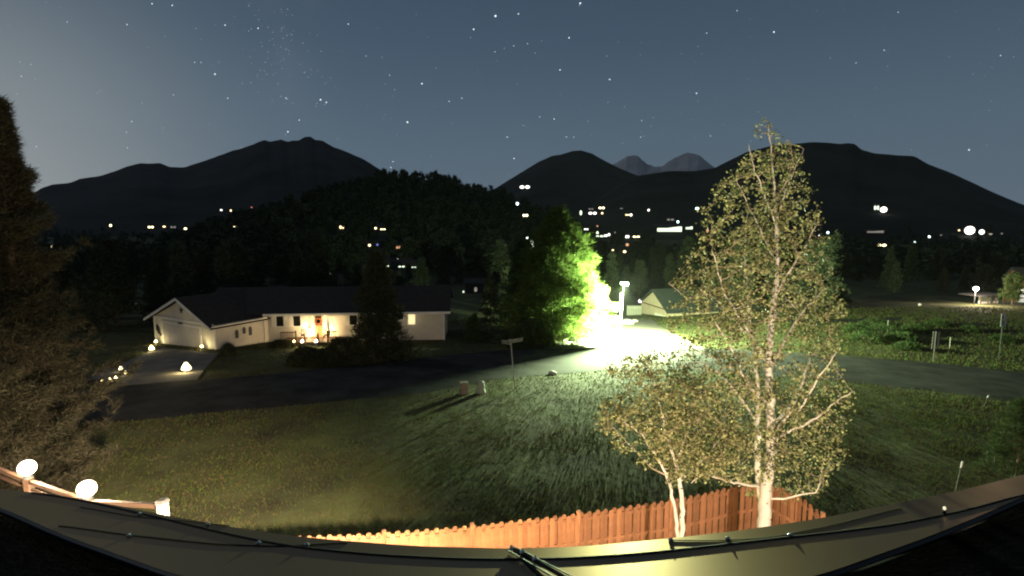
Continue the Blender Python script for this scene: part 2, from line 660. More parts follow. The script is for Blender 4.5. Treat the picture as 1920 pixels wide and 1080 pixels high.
mountain('wooded_hill', [(300, 470), (380, 440), (440, 418), (500, 404), (550, 388), (600, 374), (640, 364), (680, 352), (720, 340), (780, 341),
         (830, 346), (870, 358), (900, 364), (930, 372), (1000, 398), (1100, 440), (1180, 470)], 430, 'hillg', seed=2.2, r0f=0.42, amp=0.05, ncol=160, nrow=20)
HV = bv[-1]
bvh = BVHTree.FromPolygons([tuple(p) for p in np.concatenate(bv)], [tuple(map(int, q)) for q in np.concatenate(bf)])


def cast(px, py):
    r = ray(px, py)
    d = Vector(r).normalized()
    loc, nor, idx, dist = bvh.ray_cast(Vector(C0) + d * 20, d)
    return np.array(loc) if loc is not None else None


def down(x, y):
    loc, *_ = bvh.ray_cast(Vector((x, y, 2500)), Vector((0, 0, -1)))
    return loc.z if loc is not None else t(x, y)


# ------------------------------------------------------------------ road, driveway
def resample(P, n):
    P = np.array(P, float)
    s = np.concatenate([[0], np.cumsum(np.hypot(*np.diff(P, axis=0).T))])
    u = np.linspace(0, s[-1], n)
    return np.stack([np.interp(u, s, P[:, 0]), np.interp(u, s, P[:, 1])], -1)


def sheet(name, far_px, near_px, m, n=90, k=9, lift=0.06):
    a = resample([hit(*p)[:2] if len(p) == 2 else p[1:] for p in far_px], n)
    b = resample([hit(*p)[:2] if len(p) == 2 else p[1:] for p in near_px], n)
    v = []
    for i in range(n):
        for j in range(k):
            f = j / (k - 1)
            p = a[i] * (1 - f) + b[i] * f
            e = 0.0 if 0 < j < k - 1 else -0.05
            v.append((p[0], p[1], t(p[0], p[1]) + lift + e))
    i2, j2 = np.meshgrid(np.arange(n - 1), np.arange(k - 1), indexing='ij')
    q = (i2 * k + j2).ravel()
    f4 = np.stack([q, q + k, q + k + 1, q + 1], -1)
    ROADS.append(np.concatenate([a, b[::-1]]))
    return struct(obj(name, rawmesh(name, v, f4), m, smooth=True))


ROADS = []
ROAD_FAR = [(0, -70, 37), (207, 727), (400, 711), (560, 697), (760, 673), (960, 655), (1080, 648), (1250, 650), (1400, 656), (1590, 668), (1740, 680), (1920, 699), (2100, 720)]
ROAD_NEAR = [(0, -62, 22), (100, 800), (300, 785), (560, 760), (800, 737), (925, 712), (1120, 696), (1300, 696), (1550, 714), (1740, 733), (1920, 757), (2100, 785)]
sheet('road', ROAD_FAR, ROAD_NEAR, 'asphalt')
sheet('side_road', [(985, 655), (1030, 640), (1080, 620), (1110, 604), (1140, 594)], [(1330, 656), (1290, 640), (1260, 624), (1235, 610), (1225, 600)], 'concrete', n=30, lift=0.075)
sheet('far_road', [(1380, 600), (1600, 599), (1690, 596)], [(1380, 606), (1600, 605), (1690, 601)], 'asphalt', n=30, k=3)
sheet('driveway', [(300, 652), (350, 657), (410, 664)], [(130, 722), (230, 724), (370, 713)], 'concrete', n=20, k=12, lift=0.08)


def inpoly(P, x, y):
    inside = np.zeros(len(x), bool)
    n = len(P)
    j = n - 1
    for i in range(n):
        xi, yi = P[i]
        xj, yj = P[j]
        c = ((yi > y) != (yj > y)) & (x < (xj - xi) * (y - yi) / (yj - yi + 1e-12) + xi)
        inside ^= c
        j = i
    return inside


# ------------------------------------------------------------------ camera house: roof, panels, wall
RH, RS = 0.80, 0.20          # plane below the camera and its fall


def onroof(px, py, lift=0.0):
    r = ray(px, py)
    h = RH - lift
    d = h / (-r[2] - RS * r[1])
    return C0 + r * d


E_PX = np.array([-150, 0, 60, 180, 222, 314, 480, 600, 780, 960, 1100, 1250, 1400, 1550, 1700, 1800, 1920, 2100], float)
E_PY = np.array([900, 916, 923, 941, 948, 967, 996, 1010, 1024, 1029, 1024, 1010, 993, 970, 940, 920, 890, 845], float)
I_PX = np.array([-150, 0, 110, 340, 600, 960, 1320, 1540, 1750, 1850, 1920, 2100], float)
I_PY = np.array([905, 950, 1000, 1082, 1125, 1145, 1125, 1078, 1003, 962, 930, 862], float)


def edge(px):
    return float(np.interp(px, E_PX, E_PY))


def inner(px):
    return float(np.interp(px, I_PX, I_PY))


def smooth_interp(px, X, Y, w=45):
    return sum(float(np.interp(px + o, X, Y)) for o in np.linspace(-w, w, 7)) / 7


def panel(px0, px1, skew0, skew1, label, n=70):
    th = thing('solar_panel', label, 'solar panel', onroof((px0 + px1) / 2, edge((px0 + px1) / 2) + 10))
    th.location = (0, 0, 0)
    v, rows = [], 8
    for i in range(n):
        f = i / (n - 1)
        px = px0 + (px1 - px0) * f
        for j in range(rows):
            g = j / (rows - 1)
            sk = (skew0 * (1 - f) ** 6 + skew1 * f ** 6) * g
            ye = smooth_interp(px, E_PX, E_PY)
            yi = smooth_interp(px + sk, I_PX, I_PY)
            v.append(onroof(px + sk, ye * (1 - g) + yi * g, 0.04))
    k = rows
    i2, j2 = np.meshgrid(np.arange(n - 1), np.arange(k - 1), indexing='ij')
    q = (i2 * k + j2).ravel()
    top = np.array(v)
    bot = top - np.array((0, 0, 0.035))
    f4 = np.stack([q, q + 1, q + k + 1, q + k], -1)
    obj('glass', rawmesh('glass', top, f4), 'panel', th, smooth=True)
    ring = [top[i * k] for i in range(n)] + [top[(n - 1) * k + j] for j in range(1, k)] + [top[i * k + k - 1] for i in range(n - 2, -1, -1)] + [top[j] for j in range(k - 2, 0, -1)]
    mb = MB()
    ring = [p + np.array((0, 0, -0.012)) for p in ring]
    mb.tube(ring + [ring[0]], 0.010, 6, False)
    mb.build('frame', 'pframe', th)
    obj('backsheet', rawmesh('backsheet', bot, f4[:, ::-1]), 'pframe', th)
    return th


panel(-140, 955, 0, 110, 'brown glass solar panel at the roof edge left of the diagonal seam')
panel(966, 2090, 118, 0, 'brown glass solar panel at the roof edge right of the diagonal seam')
# seam rail with bolts
th = thing('mounting_rail', 'black seam rail with bright bolts between the two solar panels', 'mounting rail')
mb = MB()
a0, a1 = onroof(958, 1026, 0.05), onroof(1090, 1100, 0.05)
mb.tube([a0, a1], 0.0065, 8)
mb.build('channel', 'cable', th)
for s_ in (-1,):
    mb = MB()
    mb.tube([onroof(950, 1031, 0.055), onroof(1062, 1096, 0.055)], 0.0028, 6)
    mb.build('rail_lip', 'seamrail', th)
mb = MB()
mb.tube([onroof(969, 1028, 0.055), onroof(1102, 1096, 0.055)], 0.0022, 6)
mb.build('rail_lip', 'seamrail', th)
for (px, py) in ((959, 1030), (979, 1037), (1003, 1050)):
    p = onroof(px, py, 0.06)
    mb = MB()
    mb.lathe([(0.008, 0), (0.008, 0.006), (0.005, 0.009)], 6, p)
    mb.lathe([(0.003, 0.009), (0.003, 0.014)], 6, p)
    mb.build('bolt', 'bolt', th)


def cable(label, pts, r, cat='cable', clips=()):
    P = []
    xs = np.linspace(pts[0][0], pts[-1][0], 60)
    ys = np.interp(xs, [p[0] for p in pts], [p[1] for p in pts])
    ys = np.convolve(np.pad(ys, 3, mode='edge'), np.ones(7) / 7, 'valid')
    for x, y in zip(xs, ys):
        P.append(onroof(x, y, 0.0425))
    th = thing('cable', label, cat)
    mb = MB()
    mb.tube(P, r * 0.72, 6)
    mb.build('sheath', 'cable', th)
    for px, py in clips:
        p = onroof(px, py, 0.046)
        mb = MB()
        mb.box(-0.008, 0.008, -0.005, 0.005, -0.006, 0.004, F=lambda x, y, z: (p[0] + x, p[1] + y, p[2] + z), bev=0.002)
        mb.ball(0.004, (p[0], p[1], p[2] + 0.005), 6, 4)
        mb.build('clip', 'bolt', th)
    return th


cable('long thick black cable lying across both solar panels below their front edge', [(60, 918), (220, 952), (310, 972), (480, 1015), (620, 1034), (800, 1046), (960, 1050), (1150, 1044), (1380, 1019), (1480, 1006), (1620, 993), (1760, 970), (1900, 934), (1990, 905)], 0.0048,
      clips=((485, 1018), (1365, 1010)))
cable('thin black cable crossing the left panel toward the roof edge', [(110, 985), (240, 1003), (400, 1020), (520, 1024), (570, 1022), (652, 1017)], 0.003, clips=((242, 1004), (575, 1021)))
cable('thin black cable joining the thick one on the right panel', [(1262, 1013), (1340, 1014), (1440, 1009), (1560, 985), (1640, 965), (1690, 952)], 0.003, clips=((1258, 1012), (1482, 1003)))
cable('short thin cable near the left corner below the globe lamps', [(150, 950), (250, 968), (330, 975), (405, 983), (430, 986)], 0.0022, clips=((262, 964), (390, 983)))
# small spark-like light dot standing on the right panel
p = onroof(1770, 962, 0.045)
th = thing('glow_dot', 'tiny pale glowing dot standing on the right solar panel', 'indicator light', p)
MB().lathe([(0.007, 0), (0.006, 0.012), (0.004, 0.014)], 8).build('dot_foot', 'cable', th)
MB().ball(0.0055, (0, 0, 0.020), 8, 6, 1.5).build('lens', emat('dot_glow', (1.0, 0.9, 0.6), 1.0), th)

# roof slab: dark shingled surface just below the panels, following the same edge
v = []
n, k = 90, 16
for i in range(n):
    px = -400 + 2750 * i / (n - 1)
    e = onroof(px, smooth_interp(np.clip(px, -150, 2100), E_PX, E_PY) + (-(px + 150) * -0.12 if px < -150 else 0) + 5, -0.05)
    for j in range(k):
        f = j / (k - 1)
        x = e[0] * (1 - f * 0.3)
        y = e[1] * (1 - f) + (-3.0) * f
        v.append((x, y, CZ - RH - RS * y - 0.05))
i2, j2 = np.meshgrid(np.arange(n - 1), np.arange(k - 1), indexing='ij')
q = (i2 * k + j2).ravel()
rf = np.stack([q, q + 1, q + k + 1, q + k], -1)
v = np.array(v)
vb = v - np.array((0, 0, 0.12))
nv = len(v)
rim = np.array([[i * k, (i + 1) * k, (i + 1) * k + nv, i * k + nv] for i in range(n - 1)])
o = obj('roof', rawmesh('roof', np.concatenate([v, vb]), np.concatenate([rf, rf[:, ::-1] + nv, rim])), 'roofshingle')
struct(o)
mb = MB()
mb.box(-8, 8, -6, 0.9, 2.9, 9.9)
struct(mb.build('wall', 'wallhouse'))


def lamp(name, loc, watts, col, radius=0.1, parent=None, spot=None, rot=None, blend=0.6):
    d = bpy.data.lights.new(name, 'SPOT' if spot else 'POINT')
    d.energy = watts
    d.color = col
    d.shadow_soft_size = radius * (4.0 if spot == 88 else 1)
    if spot:
        d.spot_size = math.radians(spot)
        d.spot_blend = blend
    o = bpy.data.objects.new(name, d)
    COL.objects.link(o)
    o.location = tuple(map(float, loc))
    if rot is not None:
        o.rotation_euler = Vector(rot).to_track_quat('-Z', 'Y').to_euler()
    if parent is not None:
        o.parent = parent
    return o


def added_flood(loc, aim, watts, col, label, spot=150, blend=0.5):  # unseen lamps added to supply warm light on fence, lawn and aspens
    th = thing('floodlight', label, 'floodlight', loc)
    mb = MB()
    mb.box(-0.06, 0.06, -0.70, -0.66, -0.08, 0.08, bev=0.01)
    mb.tube([(0, -0.68, 0), (0, -0.3, 0.04), (0, -0.12, 0)], 0.02, 6)
    mb.build('bracket', 'iron', th)
    MB().lathe([(0.03, -0.12), (0.07, -0.10), (0.11, -0.02), (0.115, 0.0)], 14, (0, -0.12, 0)).build('hood', 'iron', th)
    lamp('bulb', (0, 0.03, 0), watts, col, 0.08, th, spot, aim, blend)
    return th


added_flood((-0.55, 1.65, 7.2), (0.10, 1, -0.10), 3000, (1.0, 0.68, 0.42), 'added warm floodlight, unseen under the roof edge, facing the picket fence', 172, 0.5)
added_flood((0.2, 1.65, 9.7), (-1.45, 1, -1.60), 130000, (1.0, 0.77, 0.52), 'added warm floodlight, unseen under the roof edge, facing the left lawn', 88, 1.0)
added_flood((3.9, 1.65, 6.9), (0.22, 1, 0.12), 6200, (1.0, 0.80, 0.60), 'added warm floodlight, unseen under the roof edge, facing the aspens', 160, 0.8)



def added_post_lamp(loc, hgt, watts, col, label):  # unseen lamp added to brighten the middle of the fence
    z0 = t(loc[0], loc[1])
    th = thing('added_post_lamp', label, 'lamp', (loc[0], loc[1], z0), group='added low post lamps, unseen in the yard below the roof')
    MB().tube([(0, 0, -0.2), (0, 0, hgt)], 0.03, 8).build('post', 'iron', th)
    MB().lathe([(0.05, 0), (0.09, 0.04), (0.09, 0.22), (0.05, 0.26)], 12, (0, 0, hgt)).build('lens', 'e_warm', th)
    MB().lathe([(0.15, 0), (0.03, 0.08)], 12, (0, 0, hgt + 0.27)).build('cap', 'iron', th)
    lamp('bulb', (loc[0] + 0.02, loc[1] + 0.16, z0 + hgt + 0.13), watts, col, 0.09)


added_post_lamp((-0.75, 8.9), 0.7, 1100, (1.0, 0.72, 0.36), 'added warm post lamp, unseen close to the middle of the picket fence')
# deck rail with globe lamps at the left
g1, g2 = at(50, 873, 7.2), at(162, 912, 6.6)
pe = at(305, 952, 6.0)
th = thing('deck_railing', 'wooden deck rail with pale end post at the left roof corner', 'railing')
d12 = (g2 - g1)
zr = g2[2] - 0.16
rp0 = g1 + (g1 - g2) * 1.2
mb = MB()
pts = [(rp0[0], rp0[1], rp0[2] - 0.2), (g1[0], g1[1], g1[2] - 0.22), (g2[0], g2[1], g2[2] - 0.20), (pe[0], pe[1], pe[2] + 0.02)]
mb.tube(pts, 0.035, 4)
mb.build('top_rail', 'deckwood', th)
mb = MB()
mb.tube([(a, b, c - 0.11) for a, b, c in pts], 0.02, 4)
mb.build('lower_rail', 'deckwood', th)
mb = MB()
mb.box(pe[0] - 0.045, pe[0] + 0.045, pe[1] - 0.045, pe[1] + 0.045, pe[2] - 1.0, pe[2] + 0.06, bev=0.008)
mb.build('post', 'postpaint', th)
mb = MB()
mb.box(pe[0] - 0.06, pe[0] + 0.06, pe[1] - 0.06, pe[1] + 0.06, pe[2] + 0.062, pe[2] + 0.10, bev=0.02)
mb.build('post_cap', 'iron', th)
for g in (g1, g2, rp0):
    mb = MB()
    mb.box(g[0] - 0.045, g[0] + 0.045, g[1] - 0.045, g[1] + 0.045, pe[2] - 1.0, g[2] - 0.18, bev=0.008)
    mb.build('post', 'deckwood', th)
mb = MB()
fl = [(pe[0] + 0.2, pe[1] + 0.15), (rp0[0], rp0[1] + 0.15), (rp0[0], 0.9), (pe[0] + 0.2, 0.9)]
mb.add([(x, y, pe[2] - 1.0) for x, y in fl] + [(x, y, pe[2] - 1.15) for x, y in fl], [[0, 1, 2, 3], [7, 6, 5, 4], [0, 4, 5, 1], [1, 5, 6, 2], [2, 6, 7, 3], [3, 7, 4, 0]])
mb.build('deck_floor', 'deckwood', th)
for g, lb in ((g1, 'glowing warm globe lamp at the far left end of the deck rail'), (g2, 'glowing warm globe lamp nearer the pale deck end post')):
    th = thing('globe_lamp', lb, 'lamp', (g[0], g[1], g[2] - 0.18), group='globe lamps on the deck rail')
    MB().lathe([(0.06, 0), (0.06, 0.02), (0.03, 0.04), (0.03, 0.07)], 12).build('base', 'iron', th)
    MB().ball(0.105, (0, 0, 0.15), 20, 12).build('globe', 'e_globe', th, True)
    lamp('bulb', (g[0], g[1], g[2] + 0.01), 900, (1.0, 0.76, 0.48), 0.13).parent = None
    lo = bpy.data.objects['bulb' if 'bulb' in bpy.data.objects else 'bulb']

# ------------------------------------------------------------------ cedar fence
TOPZ = 4.72


def fence_pt(px, py):
    r = ray(px, py)
    return C0 + r * ((TOPZ - CZ) / r[2])


fp = [fence_pt(*p) for p in ((470, 1013), (600, 1006), (720, 1001), (885, 987), (1085, 964), (1265, 938), (1400, 908), (1440, 903))]
fp2 = [fence_pt(*p) for p in ((1446, 904), (1500, 932), (1549, 972))]
e = fp2[-1] + (fp2[-1] - fp2[0]) * 1.1
fp2.append(e)
fth = thing('picket_fence', 'orange lit cedar picket fence with posts behind the solar panels', 'fence')


def build_pick(hh, w, name):
    mb = MB()
    prof = [(-w / 2, 0), (w / 2, 0), (w / 2, hh - 0.045), (w / 2 - 0.02, hh - 0.012), (w / 2 - 0.04, hh), (-w / 2 + 0.04, hh), (-w / 2 + 0.02, hh - 0.012), (-w / 2, hh - 0.045)]
    n = len(prof)
    mb.add([(x, -0.009, z) for x, z in prof] + [(x, 0.009, z) for x, z in prof],
           [list(range(n)), list(range(2 * n - 1, n - 1, -1))] + [[i, i + n, (i + 1) % n + n, (i + 1) % n] for i in range(n)])
    me = rawmesh(name, mb.v, mb.f)
    me.materials.append(M['cedar'])
    return me


pick_me = build_pick(1.55, 0.122, 'picket')


def fence_run(P, post_every):
    P = np.array(P)
    xy = P[:, :2]
    s = np.concatenate([[0], np.cumsum(np.hypot(*np.diff(xy, axis=0).T))])
    pitch = 0.113
    n = int(s[-1] / pitch)
    for i in range(n):
        u = (i + 0.5) * pitch
        x, y = np.interp(u, s, xy[:, 0]), np.interp(u, s, xy[:, 1])
        x2, y2 = np.interp(u + 0.05, s, xy[:, 0]), np.interp(u + 0.05, s, xy[:, 1])
        tx, ty = x2 - x, y2 - y
        L = math.hypot(tx, ty) or 1
        tx, ty = tx / L, ty / L
        nx, ny = ty, -tx
        if nx * (-x) + ny * (-y) < 0:
            nx, ny = -nx, -ny
        side = 1 if i % 2 == 0 else -1
        o = bpy.data.objects.new('picket', pick_me)
        COL.objects.link(o)
        o.parent = fth
        off = 0.032 * side
        o.location = (x + nx * off, y + ny * off, TOPZ - 1.55 + random.uniform(-0.008, 0.008) + (0.0 if side > 0 else 0.012))
        o.rotation_euler = (random.uniform(-0.01, 0.01), random.uniform(-0.008, 0.008), math.atan2(ty, tx))
    for zz in (0.14, 0.78, 1.38):
        mb = MB()
        pts = resample(xy, 30)
        for a, b in zip(pts[:-1], pts[1:]):
            d = (b - a) / np.hypot(*(b - a))
            nn = np.array((d[1], -d[0]))

            def F(x, y, z, a=a, d=d, nn=nn):
                return (a[0] + d[0] * x + nn[0] * y, a[1] + d[1] * x + nn[1] * y, TOPZ - zz + z)
            mb.box(0, float(np.hypot(*(b - a))), -0.019, 0.019, -0.04, 0.04, F=F)
        mb.build('rail', 'cedar', fth)
    for u in post_every(s[-1]):
        x, y = np.interp(u, s, xy[:, 0]), np.interp(u, s, xy[:, 1])
        mb = MB()
        mb.box(-0.05, 0.05, -0.05, 0.05, -1.9, 0.10, bev=0.02)
        po = mb.build('post', 'cedar', fth)
        po.location = (x, y, TOPZ)


sA = np.concatenate([[0], np.cumsum(np.hypot(*np.diff(np.array(fp)[:, :2], axis=0).T))])
fence_run(fp, lambda L: [sA[2], sA[3], sA[4], sA[5] - 0.1, L - 0.03])
fence_run(fp2, lambda L: [L * 0.45, L * 0.9])


# ------------------------------------------------------------------ foliage generators
def tris_from(base, dirv, length, width):
    """thin blades: base (n,3), dirv (n,3) unit, -> triangles"""
    n = len(base)
    rnd = rng.normal(size=(n, 3))
    side = np.cross(dirv, rnd)
    side /= np.linalg.norm(side, axis=1, keepdims=True) + 1e-9
    w = (np.asarray(width) * np.ones(n))[:, None] / 2
    tip = base + dirv * (np.asarray(length) * np.ones(n))[:, None]
    v = np.stack([base - side * w, base + side * w, tip], 1).reshape(-1, 3)
    f = np.arange(3 * n).reshape(-1, 3)
    return v, f


def conifer_mesh(h, r, ntuft, blades, blen, bwid, seed, low=0.06, droop=0.15, power=0.8, lump=0.25, cyl=0.0, wob=0.0):
    rs = np.random.default_rng(seed)
    nb = max(20, int(ntuft / 9))
    bz = low * h + (h * 0.985 - low * h) * rs.random(nb) ** 0.85
    baz = rs.random(nb) * 2 * PI
    prof = (1 - bz / h) ** power
    prof = prof * (1 - cyl) + cyl * np.minimum(1, (1 - bz / h) * 3.0)
    bl = r * prof * (1 - lump + lump * 2 * rs.random(nb)) + 0.12
    ph = rs.random(4) * 6.28
    bl = bl * (1 + wob * np.sin(2 * baz + bz * 1.1 + ph[0]) + wob * 0.8 * np.sin(baz + bz * 2.3 + ph[1]) + wob * 0.7 * np.sin(bz * 4.1 + ph[2]))
    tb = rs.integers(0, nb, ntuft)
    f = rs.random(ntuft) ** 0.55
    rad = bl[tb] * f
    spread = rs.normal(size=ntuft) * 0.16 * (bl[tb] * 0.5 + 0.25)
    ca, sa = np.cos(baz[tb]), np.sin(baz[tb])
    cx = ca * rad - sa * spread
    cy = sa * rad + ca * spread
    cz = bz[tb] + rad * (0.18 - droop) - droop * rad * f + rs.normal(size=ntuft) * 0.04 * r
    c = np.stack([cx, cy, np.maximum(cz, 0.05)], -1)
    outd = np.stack([ca, sa, np.full(ntuft, 0.35)], -1)
    C = np.repeat(c, blades, 0)
    O = np.repeat(outd, blades, 0)
    D = O * 0.8 + rs.normal(size=(len(C), 3)) * 0.75
    D /= np.linalg.norm(D, axis=1, keepdims=True)
    C = C + rs.normal(size=C.shape) * blen * 0.35
    L = blen * (0.6 + 0.8 * rs.random(len(C)))
    v, fa = tris_from(C, D, L, bwid)
    return v, fa, (bz, baz, bl)


def conifer(name, label, loc, h, r, ntuft, blades, blen, bwid, seed, m='needle', group=None, cat='tree', limbs=True, tr=None, **k):
    root = thing(name, label, cat, loc, 0, group)
    v, f, (bz, baz, bl) = conifer_mesh(h, r, ntuft, blades, blen, bwid, seed, **k)
    obj('crown', rawmesh('crown', v, f), m, root)
    tr = tr or h * 0.016
    mb = MB()
    mb.tube([(0, 0, -0.3), (0, 0, h * 0.3), (0.02 * h * 0.1, 0, h * 0.65), (0, 0, h * 0.97)], [tr, tr * 0.8, tr * 0.45, tr * 0.08], 8)
    if limbs:
        for i in range(0, len(bz), max(1, len(bz) // 60)):
            L = bl[i] * 0.85
            mb.tube([(0, 0, bz[i]), (math.cos(baz[i]) * L * 0.5, math.sin(baz[i]) * L * 0.5, bz[i] + 0.05 * L),
                     (math.cos(baz[i]) * L, math.sin(baz[i]) * L, bz[i] - 0.02 * L)], [tr * 0.28, tr * 0.16, tr * 0.05], 4, False)
    mb.build('trunk', 'bark', root)
    return root


def bush_mesh(rx, ry, rz, n, blen, bwid, seed):
    rs = np.random.default_rng(seed)
    lumps = rs.normal(size=(14, 3))
    lumps /= np.linalg.norm(lumps, axis=1, keepdims=True)
    lumps[:, 2] = np.abs(lumps[:, 2]) * 0.9
    d = rs.normal(size=(n, 3))
    d /= np.linalg.norm(d, axis=1, keepdims=True)
    d[:, 2] = np.abs(d[:, 2])
    near = (d @ lumps.T).max(1)
    rr = (0.72 + 0.33 * near ** 6) * (0.75 + 0.25 * rs.random(n) ** 0.5)
    c = d * rr[:, None] * np.array((rx, ry, rz))
    D = d * 0.7 + rs.normal(size=(n, 3)) * 0.6
    D /= np.linalg.norm(D, axis=1, keepdims=True)
    return tris_from(c, D, blen * (0.6 + 0.8 * rs.random(n)), bwid)


def bush(label, loc, rx, ry, rz, n, blen, bwid, seed, m='bush', name='shrub', group=None):
    root = thing(name, label, 'shrub', loc, 0, group)
    v, f = bush_mesh(rx, ry, rz, n, blen, bwid, seed)
    obj('foliage', rawmesh('foliage', v, f), m, root)
    mb = MB()
    rs = random.Random(seed)
    for i in range(5):
        a = rs.uniform(0, 2 * PI)
        mb.tube([(0.05 * math.cos(a), 0.05 * math.sin(a), -0.1), (rx * 0.35 * math.cos(a), ry * 0.35 * math.sin(a), rz * 0.45),
                 (rx * 0.6 * math.cos(a), ry * 0.6 * math.sin(a), rz * 0.75)], [0.035, 0.022, 0.01], 5, False)
    mb.build('stem', 'bark', root)
    return root


# ------------------------------------------------------------------ aspens by space colonisation
def colonise(paths, attr, step, infl, kill, iters, seed, up=0.12):
    """paths: list of lists of (point, radius); grows twigs toward attraction points"""
    rs = np.random.default_rng(seed)
    pos, par = [], []
    fixed = {}
    for path in paths:
        P = np.array([p for p, _ in path])
        Rr = np.array([r for _, r in path])
        s = np.concatenate([[0], np.cumsum(np.linalg.norm(np.diff(P, axis=0), axis=1))])
        n = max(2, int(s[-1] / step))
        prev = -1
        if pos:
            dd = np.linalg.norm(np.array(pos) - P[0], axis=1)
            j = int(dd.argmin())
            if dd[j] < 0.6:
                prev = j
        for i in range(n + 1):
            u = s[-1] * i / n
            q = np.array([np.interp(u, s, P[:, c]) for c in range(3)])
            if i:
                q += rs.normal(size=3) * 0.012
            pos.append(q)
            par.append(prev)
            prev = len(pos) - 1
            fixed[prev] = float(np.interp(u, s, Rr)) * 0.86
    pos = np.array(pos)
    par = list(par)
    A = attr.copy()
    d = np.linalg.norm(A[:, None] - pos[None], axis=2)
    bi, bd = d.argmin(1), d.min(1)
    keep = bd > kill
    A, bi, bd = A[keep], bi[keep], bd[keep]
    for it in range(iters):
        act = bd < infl
        if not act.any():
            break
        ids = bi[act]
        vec = A[act] - pos[ids]
        vec /= np.linalg.norm(vec, axis=1, keepdims=True) + 1e-9
        uq, inv = np.unique(ids, return_inverse=True)
        acc = np.zeros((len(uq), 3))
        np.add.at(acc, inv, vec)
        acc /= np.linalg.norm(acc, axis=1, keepdims=True) + 1e-9
        acc += rs.normal(size=acc.shape) * 0.16 + np.array((0, 0, up))
        acc /= np.linalg.norm(acc, axis=1, keepdims=True) + 1e-9
        new = pos[uq] + acc * step
        base_i = len(pos)
        pos = np.concatenate([pos, new])
        par += list(map(int, uq))
        d = np.linalg.norm(A[:, None] - new[None], axis=2)
        nd, ni = d.min(1), d.argmin(1)
        better = nd < bd
        bd = np.where(better, nd, bd)
        bi = np.where(better, ni + base_i, bi)
        keep = bd > kill
        A, bi, bd = A[keep], bi[keep], bd[keep]
        if not len(A):
            break
    par = np.array(par)
    n = len(pos)
    w = np.zeros(n)
    ch = np.zeros(n, int)
    for i in range(n - 1, -1, -1):
        if ch[i] == 0:
            w[i] = 0.0035 ** 2.3
        if par[i] >= 0:
            w[par[i]] += w[i]
            ch[par[i]] += 1
    rad = w ** (1 / 2.3)
    return pos, par, rad, ch, fixed


def frusta(p0, p1, r0, r1, n=5):
    d = p1 - p0
    d /= np.linalg.norm(d, axis=1, keepdims=True) + 1e-9
    ref = np.where(np.abs(d[:, 2:3]) > 0.9, np.array([[1.0, 0, 0]]), np.array([[0, 0, 1.0]]))
    u = np.cross(d, ref)
    u /= np.linalg.norm(u, axis=1, keepdims=True) + 1e-9
    w = np.cross(d, u)
    a = np.arange(n) * 2 * PI / n
    ring = u[:, None] * np.cos(a)[None, :, None] + w[:, None] * np.sin(a)[None, :, None]
    v = np.concatenate([p0[:, None] + ring * r0[:, None, None], p1[:, None] + ring * r1[:, None, None]], 1)
    m = len(p0)
    k = np.arange(n)
    f = np.stack([k, (k + 1) % n, (k + 1) % n + n, k + n], -1)
    F = (np.arange(m)[:, None, None] * 2 * n + f[None]).reshape(-1, 4)
    return v.reshape(-1, 3), F


